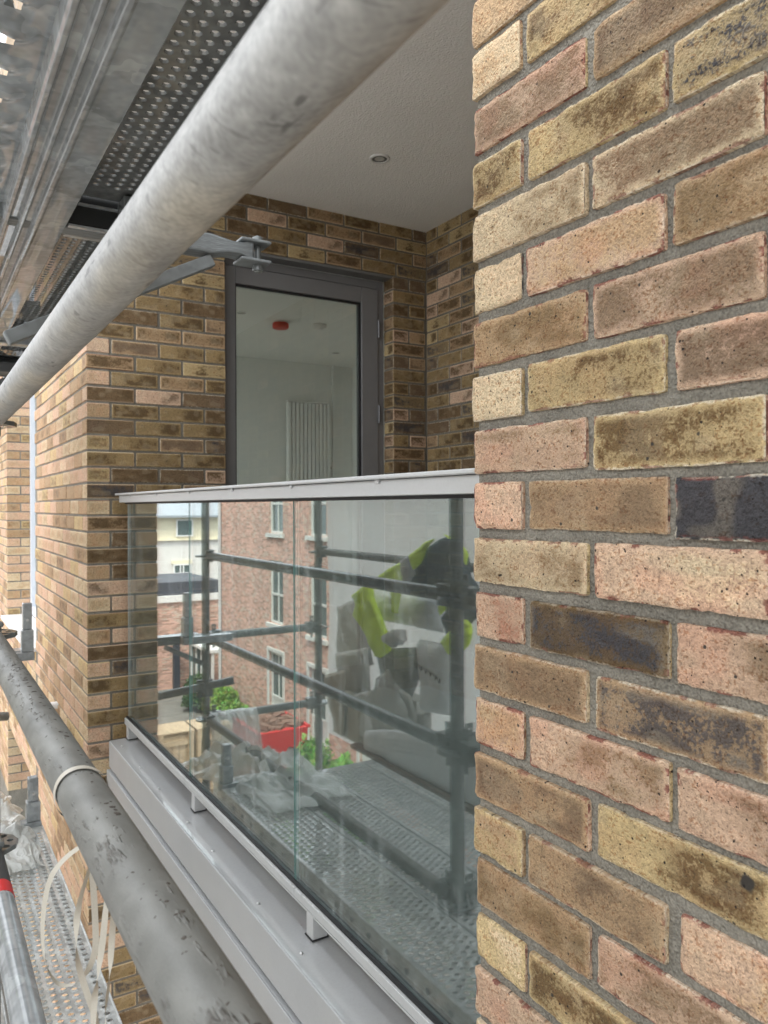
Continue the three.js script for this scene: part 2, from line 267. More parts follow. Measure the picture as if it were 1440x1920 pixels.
// the lower tube: cement-grey skin, crusts of dried mud across its top
const crust = (u, v) => { const t = ss(0.16, 0.03, Math.abs(((u + 0.7) % 1) - 0.5) - 0.08); const x = u * 34 + v * 40, y = v * 150 - u * 26; return ss(0.58, 0.8, fbm(x, y * 0.55, 31, 4) * 0.6 + 0.45 * fbm(u * 7, v * 16, 35, 3)) * t; };
const mudTex = colorTex(1024, 1, (u, v) => { const a = fbm(u * 6, v * 26, 32, 4), g = vn(u * 300, v * 1400, 33), m = crust(u, v), f = 0.78 + 0.5 * (a - 0.5) + 0.1 * (g - 0.5) + 0.2 * (vn(u * 16 + v * 20, v * 70, 37) - 0.5), gap = vn(u * 70, v * 300, 38); const k = m * (gap > 0.3 ? 1 : 0.5); return [mix(0.20 * f, 0.06, k * 0.7), mix(0.203 * f, 0.052, k * 0.7), mix(0.193 * f, 0.044, k * 0.7)]; });
const mudBump = grayTex(1024, 1, (u, v) => 0.35 + 0.6 * crust(u, v) * (0.5 + vn(u * 60, v * 260, 39)) + 0.1 * (fbm(u * 20, v * 90, 36, 3) - 0.5));
for (const t of [mudTex, mudBump]) t.repeat.set(1 / 0.1518, 1 / 1.4);
M.mudTube = std({ map: mudTex, bumpMap: mudBump, bumpScale: 0.003, roughness: 0.55, metalness: 0.1, color: C(1.12, 1.12, 1.1) });
const aluTex = colorTex(512, 0.9, (u, v) => { const a = fbm(u * 4, v * 4, 41, 4, 4), b = vn(u * 256, v * 256, 42, 256), dust = ss(0.5, 0.75, fbm(u * 7, v * 7, 43, 4, 7)), f = 0.93 + 0.12 * (a - 0.5) + 0.05 * (b - 0.5); return [mix(0.36 * f, 0.38, dust * 0.2), mix(0.366 * f, 0.375, dust * 0.2), mix(0.37 * f, 0.36, dust * 0.2)]; });
const aluRough = grayTex(256, 0.9, (u, v) => 0.33 + 0.3 * ss(0.45, 0.75, fbm(u * 7, v * 7, 43, 4, 7)) + 0.08 * vn(u * 90, v * 90, 44, 90));
M.fascia = phys({ map: aluTex, roughness: 0.42, specularIntensity: 0.8, color: C(1.3, 1.31, 1.32) });
M.sill = std({ map: aluTex, roughnessMap: aluRough, roughness: 1.3, metalness: 0.1, color: C(1.3, 1.3, 1.3) });
M.rail = std({ map: aluTex, color: C(1.5, 1.5, 1.48), roughness: 0.42, metalness: 0.05 });
M.railDark = std({ color: C(0.03, 0.03, 0.032), roughness: 0.5 });
M.frame = std({ color: C(0.2, 0.198, 0.2), roughness: 0.42, metalness: 0.1, map: colorTex(128, 0.3, (u, v) => { const f = 0.93 + 0.1 * fbm(u * 6, v * 6, 51, 3, 6); return [f, f, f]; }) });
M.black = std({ color: C(0.012, 0.012, 0.013), roughness: 0.6 });
M.steel = std({ color: C(0.55, 0.55, 0.55), roughness: 0.3, metalness: 0.9 });
M.paint = std({ color: C(0.82, 0.82, 0.80), roughness: 0.9 });
M.ceiling = std({ map: colorTex(256, 1.2, (u, v) => { const f = 0.95 + 0.09 * fbm(u * 5, v * 5, 55, 4, 5); return [0.91 * f, 0.905 * f, 0.885 * f]; }), bumpMap: grayTex(512, 0.35, (u, v) => 0.5 + 0.9 * (fbm(u * 60, v * 60, 56, 3, 60) - 0.5)), bumpScale: 0.0022, roughness: 0.95 });
M.white = std({ color: C(0.78, 0.78, 0.77), roughness: 0.4 });
M.redCap = std({ color: C(0.62, 0.035, 0.02), roughness: 0.4 });
const concTex = colorTex(512, 3, (u, v) => { const a = fbm(u * 6, v * 6, 61, 5, 6), b = vn(u * 200, v * 200, 62, 200), f = 0.7 + 0.5 * a + 0.12 * (b - 0.5); return [0.30 * f, 0.29 * f, 0.27 * f]; });
M.concrete = std({ map: concTex, roughness: 0.95 });
// laminated balustrade glass: greenish, with dusty wipe marks
const smear = grayTex(1024, 1, (u, v) => { const s = fbm(u * 46, v * 2.2, 71, 4), d = fbm(u * 9, v * 5, 72, 4), r = fbm(u * 60 + v * 25, v * 30, 74, 3), f = 0.045 + ss(0.45, 0.85, s) * 0.11 * ss(0.38, 0.7, d) + ss(0.55, 0.75, d) * 0.02 + ss(0.62, 0.8, r) * 0.12 * ss(0.4, 0.7, d); return 1 - f; });
M.glass = phys({ color: C(0.82, 0.93, 0.925), roughness: 0, transmission: 1, thickness: 0, ior: 2.3, transmissionMap: smear });
M.glassTint = phys({ color: C(0.27, 0.315, 0.31), roughness: 0, transmission: 1, thickness: 0, ior: 1.5 });
smear.repeat.set(1, 1);
M.glassMid = phys({ color: C(0.96, 0.98, 0.975), roughness: 0, transmission: 1, thickness: 0, ior: 2.33 });
M.glassEdge = phys({ color: C(0.14, 0.27, 0.25), roughness: 0.15 });
M.pane = phys({ color: C(0.93, 0.96, 0.94), roughness: 0, transmission: 1, thickness: 0, ior: 1.8 });
M.farPane = std({ color: C(0.10, 0.14, 0.14), roughness: 0.08, metalness: 0.2 });

// ---------------------------------------------------------------- brickwork of the building
const J0 = 0.036, rowH = (k) => J0 + 0.075 * (k + 0.5) - 0.0; // mid height of course k (bed joint below it at J0 + .075 k)
const XA = -3.74, XB = -0.866, F = 0.672, G = 0.833;         // far corner, near corner, facade plane, glass plane
const rp = rng(99);
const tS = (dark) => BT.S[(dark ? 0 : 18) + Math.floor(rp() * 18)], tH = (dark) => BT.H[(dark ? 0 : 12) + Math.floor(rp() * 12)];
const BH = 0.065;
// along X: brick front at facade q; u0..u1 measured from x, in direction dir
function brickX(parent, xm, L, k, qFront, dark, dep = 0.1025) { const g = plainBrick(L, BH, dep, L > 0.16 ? tS(dark) : tH(dark), tH(dark)); return put('brick', g, M.wallBrick, parent, V3(xm + (rp() - 0.5) * 0.003, rowH(k) + (rp() - 0.5) * 0.002, qFront + dep / 2 + (rp() - 0.5) * 0.0025)); }
// along q: face at x looking to +X
function brickQ(parent, qm, L, k, xFace, dark, dep = 0.1025, side = 1) { const g = plainBrick(L, BH, dep, L > 0.16 ? tS(dark) : tH(dark), tH(dark)); return put('brick', g, M.wallBrick, parent, V3(xFace - side * (dep / 2 + (rp() - 0.5) * 0.0025), rowH(k) + (rp() - 0.5) * 0.002, qm + (rp() - 0.5) * 0.003), Math.PI / 2 * side); }
function joined(name, parent, make) { // alike pieces past the limit, or out of sight, as one part
  const t = new THREE.Group(); t.position.copy(worldOf(parent)); make(t);
  const gs = t.children.map((m) => { m.updateMatrix(); const g = m.geometry.clone().applyMatrix4(m.matrix); return g; }), m = shadow(new THREE.Mesh(merge(gs), M.wallBrick));
  m.name = name; m.userData.kind = 'stuff'; parent.add(m); return m;
}

// the near pier on the right
const pier = thing('brick_pier', V3(XB, -1.32, F), 'near pier of mottled buff and pink brick filling the right side', 'brick pier');
part('mortar', box(XB + 0.006, 0.6, -1.6, 1.75, F + 0.006, F + 0.5), M.mortar, pier);
{
  let seed = 500;
  const H16 = AT.H, S40 = AT.S, r = rng(5);
  for (let k = -17; k <= 18; k++) {
    let u = 0, i = 0;
    while (u < 1.2) {
      const L = k % 2 !== 0 && i === 0 ? 0.1025 : 0.215, quoin = i === 0, t = pierTile[k + ',' + i], S = t && t[0] === 'S' ? S40[t[1]] : S40[Math.floor(r() * 40)], Hh = t && t[0] === 'H' ? H16[t[1]] : H16[Math.floor(r() * 16)];
      const dep = quoin && L < 0.15 ? 0.215 : 0.1025, hero = u < 0.56 && k >= -13 && k <= 11; seed++;
      const jx = (r() - 0.5) * 0.004, jh = (r() - 0.5) * 0.004, hh = BH + (r() - 0.5) * 0.003, LL = L + (r() - 0.5) * 0.004 + 0.001;
      const g = hero ? wornBrick(LL, hh, dep, L > 0.15 ? S : Hh, quoin ? (L > 0.15 ? H16[seed % 16] : S40[seed % 40]) : Hh, seed) : plainBrick(L, BH, dep, L > 0.15 ? S : Hh, Hh);
      put('brick', g, M.pierBrick, pier, V3(XB + u + L / 2 + jx, rowH(k) + jh, F + dep / 2 + (r() - 0.5) * 0.003));
      u += L + 0.01; i++;
    }
  }
  joined('balcony_brickwork', pier, (t) => { for (let k = -17; k <= 20; k++) { let q = F + (k % 2 !== 0 ? 0.225 : 0.1125); while (q < F + 1.88) { const L = Math.min(0.215, F + 1.885 - q); if (L > 0.03) brickQ(t, q + L / 2, L, k, XB, true, 0.1025, -1); q += 0.225; } } });
  part('mortar', box(XB + 0.004, XB + 0.4, -1.6, 1.75, F + 0.5, F + 2.2), M.mortar, pier);
}

// the far pier: facade return up to the window
const pier2 = thing('brick_pier', V3(XA, -2.5, F), 'far pier of pale buff brick standing left of the glass balustrade', 'brick pier');
part('mortar', [box(XA - 1.79 + 0.004, XA - 0.004, -3.2, 1.75, F + 0.004, F + 0.1), box(XA - 1.79 + 0.004, XA - 0.1, -2.6, 1.75, F + 0.1, F + 0.3)], M.mortar, pier2);
const facadeRow = (t, k, x0, n) => { const even = k % 2 === 0; let x = x0; if (even) { const g = plainBrick(0.1025, BH, 0.215, tH(false), tS(true)); put('brick', g, M.wallBrick, t, V3(x - 0.05125, rowH(k), F + 0.1075 + (rp() - 0.5) * 0.002)); x -= 0.1125; } for (let i = 0; i < (even ? n - 1 : n); i++) { brickX(t, x - 0.1075, 0.215, k, F, false); x -= 0.225; } };
for (let k = -29; k <= 9; k++) facadeRow(pier2, k, XA, 8);
joined('lower_brickwork', pier2, (t) => { for (let k = -40; k <= -30; k++) facadeRow(t, k, XA, 8); });
joined('upper_brickwork', pier2, (t) => { for (let k = 10; k <= 22; k++) facadeRow(t, k, XA, 8); });

// the side wall of the balcony with the door opening
const side = thing('brick_side_wall', V3(XA, -2.5, F + 0.1), 'shaded brown brick balcony wall around the glazed door', 'brick wall');
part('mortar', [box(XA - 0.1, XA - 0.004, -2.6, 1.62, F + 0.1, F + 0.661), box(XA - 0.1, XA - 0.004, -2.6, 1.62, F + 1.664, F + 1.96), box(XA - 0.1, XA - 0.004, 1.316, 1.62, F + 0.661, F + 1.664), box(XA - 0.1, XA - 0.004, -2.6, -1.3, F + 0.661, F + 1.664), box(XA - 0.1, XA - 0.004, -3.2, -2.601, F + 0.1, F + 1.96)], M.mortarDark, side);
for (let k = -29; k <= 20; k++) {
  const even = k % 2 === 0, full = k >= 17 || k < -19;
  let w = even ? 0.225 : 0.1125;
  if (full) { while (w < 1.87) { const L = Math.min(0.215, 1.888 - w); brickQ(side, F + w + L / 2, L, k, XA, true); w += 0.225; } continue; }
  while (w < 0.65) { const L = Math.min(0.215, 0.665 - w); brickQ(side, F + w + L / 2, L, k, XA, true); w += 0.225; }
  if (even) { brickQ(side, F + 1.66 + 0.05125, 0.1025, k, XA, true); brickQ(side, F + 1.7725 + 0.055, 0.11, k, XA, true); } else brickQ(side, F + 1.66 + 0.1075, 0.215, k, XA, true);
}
joined('lower_brickwork', side, (t) => { for (let k = -40; k <= -30; k++) for (let w = k % 2 === 0 ? 0.225 : 0.1125; w < 1.87; w += 0.225) { const L = Math.min(0.215, 1.888 - w); brickQ(t, F + w + L / 2, L, k, XA, true); } });
part('lintel', box(XA - 0.098, XA - 0.012, 1.300, 1.3145, F + 0.6, F + 1.72), std({ color: C(0.22, 0.22, 0.22), roughness: 0.5, metalness: 0.4 }), side);

// the back wall of the balcony
const QB = F + 1.888;
const back = thing('brick_back_wall', V3(-2.3, -1.3, QB), 'brown brick back wall of the balcony beside the pier', 'brick wall');
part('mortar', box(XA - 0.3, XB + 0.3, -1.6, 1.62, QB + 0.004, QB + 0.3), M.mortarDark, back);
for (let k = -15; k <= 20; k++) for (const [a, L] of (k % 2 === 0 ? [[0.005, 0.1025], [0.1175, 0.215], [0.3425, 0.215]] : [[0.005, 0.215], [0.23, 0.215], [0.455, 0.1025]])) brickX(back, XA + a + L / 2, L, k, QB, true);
joined('hidden_brickwork', back, (t) => { for (let k = -15; k <= 20; k++) for (let i = 0; i < 10; i++) brickX(t, XA + 0.5675 + 0.1075 + i * 0.225, 0.215, k, QB, true); });

// the third pier beyond the window, and the spandrel under the window
const XW = XA - 1.79, XC = -7.345;
const pier3 = thing('brick_pier', V3(XC, -2.5, F), 'narrow pinkish brick pier beyond the pale window at left edge', 'brick pier');
part('mortar', box(XC - 1.5, XC - 0.004, -3.2, 2.2, F + 0.004, F + 0.6), M.mortar, pier3);
for (let k = -33; k <= 20; k++) {
  if (k % 2 === 0) { put('brick', plainBrick(0.215, BH, 0.1025, tS(false), tH(false)), M.wallBrick, pier3, V3(XC - 0.05125, rowH(k), F + 0.1075), Math.PI / 2); } else {
    put('brick', plainBrick(0.1025, BH, 0.215, tH(false), tH(false)), M.wallBrick, pier3, V3(XC - 0.1075, rowH(k), F + 0.05125), Math.PI / 2); brickQ(pier3, F + 0.1125 + 0.05125, 0.1025, k, XC, false);
  }
}
joined('facade_brickwork', pier3, (t) => { for (let k = -33; k <= 20; k++) for (let i = 0; i < 6; i++) brickX(t, XC - (k % 2 === 0 ? 0.1125 : 0.225) - 0.1075 - i * 0.225, 0.215, k, F, false); });
const span = thing('brick_spandrel', V3(-6.44, -1.83, F), 'sunlit brick panel below the white window sill at left', 'brick panel');
part('mortar', box(XC, XW, -1.815, -0.95, F + 0.004, F + 0.3), M.mortar, span);
for (let k = -25; k <= -14; k++) for (let i = 0; i < 8; i++) { const a = 0.005 + i * 0.225 + (k % 2 === 0 ? 0 : -0.1125), x0 = Math.max(0.005, a), x1 = Math.min(1.81, a + 0.215); if (x1 - x0 > 0.05) brickX(span, XW - (x0 + x1) / 2, x1 - x0, k, F, false); }

// soffit, slabs, room behind the door
struct('balcony_ceiling', box(XA - 0.01, XB + 0.01, 1.6, 1.9, F + 0.02, QB + 0.03), M.ceiling);
struct('balcony_floor', box(XA - 0.3, XB + 0.3, -1.36, -1.05, G + 0.1, QB + 0.03), std({ map: concTex, color: C(1.6, 1.6, 1.58), roughness: 0.9 }));
struct('room_ceiling', box(-7.6, XA - 0.1, 1.5, 1.9, F + 0.14, 4.4), M.paint);
struct('room_floor', box(-7.6, XA - 0.1, -1.36, -1.05, F + 0.3, 4.4), std({ color: C(0.6, 0.56, 0.5), roughness: 0.6 }));
struct('room_wall', [box(-7.65, -7.35, -1.05, 1.5, F + 0.6, 4.4), box(-7.35, XA - 0.1, -1.05, 1.5, 4.05, 4.4), box(XA - 0.3, XA - 0.1, -1.05, 1.5, F + 0.3, F + 0.62), box(XA - 0.3, XA - 0.1, -1.05, 1.5, F + 1.72, 4.05), box(XA - 0.3, XA - 0.1, 1.33, 1.5, F + 0.62, F + 1.72), box(XW, XA - 0.1, -1.05, 1.5, F + 0.3, F + 0.4)], M.paint);

// glazed door
const door = thing('glazed_door', V3(XA - 0.12, -1.05, F + 1.16), 'grey framed glazed door in the brick balcony wall', 'door');
{
  const x0 = XA - 0.17, x1 = XA - 0.1, a = F + 0.6, b = F + 1.655, t = 1.298;
  part('door_frame', [box(x0, x1, -1.05, t, a, a + 0.075, 0.002), box(x0, x1, -1.05, t, b - 0.038, b, 0.002), box(x0, x1, t - 0.045, t, a + 0.0755, b - 0.0385, 0.002)], M.frame, door);
  const s0 = x0 + 0.015, s1 = x1 + 0.012, A = a + 0.079, B2 = b - 0.043, T = t - 0.05, g0 = F + 0.752, g1 = F + 1.505, gt = 1.16;
  const sash = part('sash', [box(s0, s1, -1.04, T, A, g0, 0.003), box(s0, s1, -1.04, T, g1, B2, 0.003), box(s0, s1, gt, T, g0 + 0.0005, g1 - 0.0005, 0.003), box(s0, s1, -1.04, -0.9, g0 + 0.0005, g1 - 0.0005, 0.003)], M.frame, door);
  part('gasket', [box(s1 - 0.03, s1 - 0.012, -0.9, gt, g1 - 0.012, g1 + 0.001), box(s1 - 0.03, s1 - 0.012, gt - 0.010, gt + 0.001, g0, g1 - 0.0125), box(s1 - 0.03, s1 - 0.012, -0.9, gt - 0.0105, g0 - 0.001, g0 + 0.008)], M.black, sash);
  part('pane', box(s1 - 0.036, s1 - 0.032, -0.91, gt + 0.008, g0 - 0.004, g1 + 0.004), M.pane, door);
  for (const h of [1.02, 0.53, 0.12]) part('hinge', [tube(V3(s1 + 0.007, h - 0.05, b - 0.04), V3(s1 + 0.007, h + 0.05, b - 0.04), 0.007, 10)], std({ color: C(0.16, 0.16, 0.165), roughness: 0.35, metalness: 0.5 }), door);
}
// room fittings
{
  const r = thing('radiator', V3(-7.3, -0.9, 3.51), 'tall white column radiator seen through the door glass', 'radiator');
  for (let i = 0; i < 11; i++) part('column', box(-7.33, -7.265, -0.85, 1.07, 3.265 + i * 0.0445, 3.265 + i * 0.0445 + 0.036, 0.009), M.white, r);
  part('header', [box(-7.325, -7.27, 1.072, 1.09, 3.26, 3.745, 0.006), box(-7.325, -7.27, -0.87, -0.851, 3.26, 3.745, 0.006)], M.white, r);
  const lat = (x, h, q, pts) => { const g = new THREE.LatheGeometry(pts.map(([a, b]) => new THREE.Vector2(a, b)), 24); g.translate(x, CY + h, -q); return g; };
  const d1 = thing('smoke_detector', V3(-5.8, 1.5, 2.54), 'ceiling smoke detector under a red dust cap', 'detector');
  part('dust_cap', lat(-5.8, 1.44, 2.54, [[0.001, 0], [0.055, 0.002], [0.066, 0.012], [0.066, 0.04], [0.06, 0.048]]), M.redCap, d1); part('base', lat(-5.8, 1.488, 2.54, [[0.05, 0], [0.06, 0.006], [0.06, 0.0118]]), M.white, d1);
  const d2 = thing('smoke_detector', V3(-5.73, 1.5, 2.86), 'small white uncovered ceiling detector inside the room', 'detector');
  part('body', lat(-5.73, 1.455, 2.86, [[0.001, 0], [0.03, 0.002], [0.04, 0.02], [0.055, 0.022], [0.055, 0.0445]]), M.white, d2);
  const dl = (x, h, q, label) => {
    const t = thing('downlight', V3(x, h, q), label, 'downlight', 'recessed ceiling lights');
    part('bezel', lat(x, h - 0.006, q, [[0.034, 0.004], [0.036, 0.0], [0.046, 0.001], [0.048, 0.0057]]), M.white, t);
    part('lens', lat(x, h - 0.004, q, [[0.0005, 0.001], [0.02, 0.0], [0.022, 0.0006]]), std({ color: C(0.62, 0.62, 0.58), roughness: 0.25 }), t);
    part('reflector', lat(x, h - 0.004, q, [[0.0225, 0.0006], [0.028, 0.0016], [0.0345, 0.0008]]), std({ color: C(0.16, 0.16, 0.16), roughness: 0.3, metalness: 0.6 }), t);
  };
  dl(-3.05, 1.6, 1.832, 'white round downlight in the balcony ceiling');
  dl(-5.68, 1.5, 2.16, 'downlight in the room ceiling left of the red cap');
  dl(-6.7, 1.5, 3.52, 'farthest small downlight in the room, above the radiator');
}
{ const t = thing('skirting_board', V3(-7.34, -1.05, 3), 'white skirting board along the far wall of the room', 'skirting'); part('board', box(-7.349, -7.335, -1.05, -0.93, 1.4, 4.04, 0.003), M.white, t); }
{ const t = thing('radiator_pipe', V3(-7.32, -0.9, 3.8), 'thin white pipe rising beside the radiator', 'pipe'); part('pipe', tube(V3(-7.31, -1.05, 3.80), V3(-7.31, 1.5, 3.80), 0.011, 10), M.white, t); for (const h of [-0.6, 0.4, 1.3]) part('pipe_clip', box(-7.349, -7.30, h, h + 0.02, 3.784, 3.816, 0.003), M.white, t); }
// window between the far piers
{
  const w = thing('window', V3(-6.44, -0.93, F + 0.2), 'white framed window in the facade beyond the far pier', 'window');
  const q = F + 0.18, fr = (x0, x1, h0, h1) => box(x0, x1, h0, h1, q, q + 0.07, 0.003), wf = std({ color: C(0.62, 0.66, 0.72), roughness: 0.35 });
  part('window_frame', [fr(XC + 0.002, XC + 0.07, -0.92, 1.6), fr(XW - 0.07, XW - 0.002, -0.92, 1.6), fr(XC + 0.0705, XW - 0.0705, 1.53, 1.6), fr(XC + 0.0705, XW - 0.0705, -0.92, -0.85), fr(-6.48, -6.41, -0.849, 1.529)], wf, w);
  for (const [a, b] of [[XC + 0.07, -6.48], [-6.41, XW - 0.07]]) part('pane', box(a, b, -0.85, 1.53, q + 0.03, q + 0.034), M.pane, w);
  part('sill', box(XC + 0.002, XW - 0.002, -0.95, -0.921, F - 0.05, F + 0.178, 0.004), M.white, w);
  const w2 = thing('window', V3(-6.44, -3.2, F + 0.2), 'lower window below the brick panel at the left edge', 'window');
  part('window_frame', [fr(XC + 0.002, XC + 0.07, -3.2, -1.83), fr(XW - 0.07, XW - 0.002, -3.2, -1.83), fr(XC + 0.0705, XW - 0.0705, -1.9, -1.83)], wf, w2);
  part('pane', box(XC + 0.07, XW - 0.07, -3.2, -1.9, q + 0.03, q + 0.034), M.farPane, w2);
  struct('facade_wall', [box(-40, XC - 1.5, -CY, 4, F, F + 0.3), box(XC - 1.4, XW, -CY, -3.3, F + 0.05, F + 0.3), box(XC, XW, -3.3, -1.83, F + 0.31, F + 0.4), box(XW, XA - 0.1, -CY, -3.22, F + 0.02, F + 0.3), box(XA - 0.1, XB, -CY, -3.22, F + 0.6, F + 0.8), box(XA, XB, 1.9, 4, F, F + 0.3), box(-9, XA, 1.9, 4, F, F + 0.3), box(XB, 8, 1.76, 4, F, F + 0.3), box(0.6, 8, -CY, 1.75, F, F + 0.3), box(XB, 0.6, -CY, -1.61, F, F + 0.3)], M.mortar);
}

// ---------------------------------------------------------------- balustrade
const bal = thing('glass_balustrade', V3(-2.25, -1.03, G), 'frameless glass balustrade with slim grey handrail along the balcony edge', 'balustrade');
{
  const xl = -3.64, xr = XB - 0.012, joints = [xl, -2.712, -1.822, xr];
  for (let i = 0; i < 3; i++) {
    const a = joints[i] + (i ? 0.004 : 0), b = joints[i + 1] - 0.004;
    const mk = (q) => surf(1, 1, (u, v) => V3(mix(a, b, u), mix(-0.965, 0.03, v), q));
    const p = part('glass_pane', mk(G), M.glass, bal); part('inner_face', mk(G + 0.0135), M.glassTint, p); part('interlayer', mk(G + 0.004), M.glassMid, p);
    { const uv = p.geometry.attributes.uv; for (let j = 0; j < uv.count; j++) uv.setXY(j, uv.getX(j) * 0.9 + i * 0.37, uv.getY(j)); }
    for (const x of [b - 0.001]) part('glass_edge', box(x, x + 0.001, -0.965, 0.03, G + 0.0005, G + 0.013), M.glassEdge, p);
  }
  part('handrail_cap', box(xl - 0.06, XB - 0.004, 0.0535, 0.0625, G - 0.045, G + 0.055, 0.003), M.rail, bal);
  part('handrail', box(xl - 0.03, XB - 0.006, 0.0205, 0.0525, G - 0.032, G + 0.045, 0.002), M.rail, bal);
  part('gasket', box(xl, XB - 0.01, 0.0135, 0.020, G - 0.012, G + 0.026), M.black, bal);
  for (let i = 0; i < 7; i++) part('cap_clip', box(-3.45 + i * 0.42, -3.436 + i * 0.42, 0.0455, 0.0535, G - 0.037, G - 0.0325, 0.001), M.rail, bal);
  const cuts = [xl, -2.72, -1.79, xr];
  for (let i = 0; i < 3; i++) part('bottom_rail', [box(cuts[i] + 0.001, cuts[i + 1] - 0.001, -0.984, -0.963, G - 0.018, G - 0.0012, 0.0015), box(cuts[i] + 0.001, cuts[i + 1] - 0.001, -0.984, -0.963, G + 0.015, G + 0.03, 0.0015), box(cuts[i] + 0.001, cuts[i + 1] - 0.001, -0.990, -0.985, G - 0.018, G + 0.03)], M.rail, bal);
  for (let i = 0; i < 3; i++) part('rail_gasket', box(cuts[i] + 0.001, cuts[i + 1] - 0.001, -0.9625, -0.957, G - 0.011, G - 0.0012), M.black, bal);
  for (const x of [-3.585, -2.62, -1.70]) { const p = part('post', box(x - 0.018, x + 0.018, -1.046, -0.99, G - 0.018, G + 0.022, 0.002), M.rail, bal); part('slot', box(x - 0.021, x + 0.021, -1.0465, -1.0442, G - 0.021, G + 0.024), M.black, p); }
  part('wall_channel', box(xl - 0.007, xl - 0.002, -0.96, 0.012, G + 0.001, G + 0.014, 0.001), M.sill, bal);
}
const sill = thing('sill_cladding', V3(-2.25, -1.3, G - 0.09), 'folded grey aluminium cladding along the balcony slab edge', 'cladding');
{
  const xl = -3.62, n = 40, prof = [[0.30, -1.045], [G - 0.084 - 0.75 + 0.753, -1.056]];
  part('top_panel', surf(60, 8, (u, v) => { const q = mix(G + 0.12, G - 0.0865, v), x = mix(xl, XB - 0.002, u); return V3(x, mix(-1.045, -1.0525, v) + 0.0003 * N3(x * 3, q * 20, 1), q); }), M.sill, sill);
  metricUV(sill.children[0].geometry);
  part('upper_fascia', box(xl, XB - 0.002, -1.168, -1.0535, G - 0.0905, G - 0.084, 0.003), M.fascia, sill);
  part('end_plate', box(xl - 0.002, xl + 0.001, -1.166, -1.06, G - 0.083, G + 0.12), M.sill, sill);
  part('lower_fascia', [box(xl - 0.01, XB - 0.002, -1.40, -1.182, G - 0.099, G - 0.094, 0.0025), box(xl - 0.01, XB - 0.002, -1.1865, -1.182, G - 0.0938, G - 0.02, 0.001)], M.fascia, sill);
  part('shadow_gap', box(xl, XB - 0.002, -1.4, -1.1, G - 0.06, G - 0.02), M.black, sill);
  for (let i = 0; i < 9; i++) { const x = -3.5 + i * 0.31 + 0.03 * Math.sin(i * 9), g = new THREE.LatheGeometry([[0.0001, 0.004], [0.003, 0.0035], [0.0048, 0.001], [0.005, 0]].map((a) => new THREE.Vector2(...a)), 12); g.translate(x, CY - 1.0508, -(G - 0.06)); part('screw', g, M.steel, sill); }
  const r = rng(77), deb = []; for (let i = 0; i < 90; i++) { const s = 0.0006 + 0.0016 * r() * r(), g = new THREE.IcosahedronGeometry(s, 0); g.scale(1 + r(), 0.5, 1); g.translate(-0.9 - 1.5 * r() * r(), CY - 1.0475, -(G - 0.07 + 0.16 * r())); deb.push(g); }
  part('grit', deb, M.concrete, sill, 'stuff');
}

// ---------------------------------------------------------------- scaffolding
const RT = 0.02415, QI = 0.147, QO = -0.62;
const lumps = (n, seed, fn) => { const r = rng(seed), l = []; for (let i = 0; i < n; i++) { const g = new THREE.IcosahedronGeometry(1, 1), s = 0.0009 + 0.003 * r() * r() * r(), p = g.attributes.position, k = r() * 50; for (let j = 0; j < p.count; j++) { const f = 1 + 0.45 * N3(p.getX(j) * 1.3 + k, p.getY(j) * 1.3, p.getZ(j) * 1.3); p.setXYZ(j, p.getX(j) * f, p.getY(j) * f, p.getZ(j) * f); } fn(g, s, r); l.push(smooth(g)); } return l; };
function head(p, dir) { // wedge head that grips a rosette; dir points along the ledger
  const side = new THREE.Vector3(-dir.z, 0, dir.x), a = p.clone().addScaledVector(dir, 0.03), parts = [];
  const q = new THREE.Quaternion().setFromUnitVectors(new THREE.Vector3(1, 0, 0), dir), bx = (w, h, d, x, y, z) => { const g = new RoundedBoxGeometry(w, h, d, 1, 0.004); g.translate(x, y, z); g.applyQuaternion(q); g.translate(p.x, p.y, p.z); return g; };
  parts.push(bx(0.05, 0.075, 0.042, 0.062, 0.0, 0), bx(0.03, 0.02, 0.046, 0.038, 0.024, 0), bx(0.03, 0.02, 0.046, 0.038, -0.024, 0), bx(0.026, 0.012, 0.05, 0.082, 0.03, 0));
  return parts;
}
function wedge(p, dir) { const q = new THREE.Quaternion().setFromUnitVectors(new THREE.Vector3(1, 0, 0), dir), s = new THREE.Shape([[-0.014, 0.075], [0.014, 0.075], [0.007, -0.07], [-0.007, -0.07]].map((a) => new THREE.Vector2(...a))); s.holes.push(new THREE.Path().absarc(0, 0.055, 0.006, 0, Math.PI * 2)); const g = new THREE.ExtrudeGeometry(s, { depth: 0.006, bevelEnabled: false }); g.translate(0.05, 0, -0.003); g.applyQuaternion(q); g.translate(p.x, p.y, p.z); return g; }
function ledger(a, b, label, mat = M.galvOld, group, matHead = M.galvOld) {
  const d = b.clone().sub(a).normalize(), t = thing('scaffold_ledger', a.clone(), label, 'scaffold tube', group);
  part('ledger_tube', tube(a.clone().addScaledVector(d, 0.08), b.clone().addScaledVector(d, -0.08), RT, 32, 24), mat, t);
  for (const [p, s] of [[a, 1], [b, -1]]) { const h = part('ledger_head', head(p, d.clone().multiplyScalar(s)), matHead, t); part('wedge', wedge(p, d.clone().multiplyScalar(s)), matHead, h); }
  return t;
}
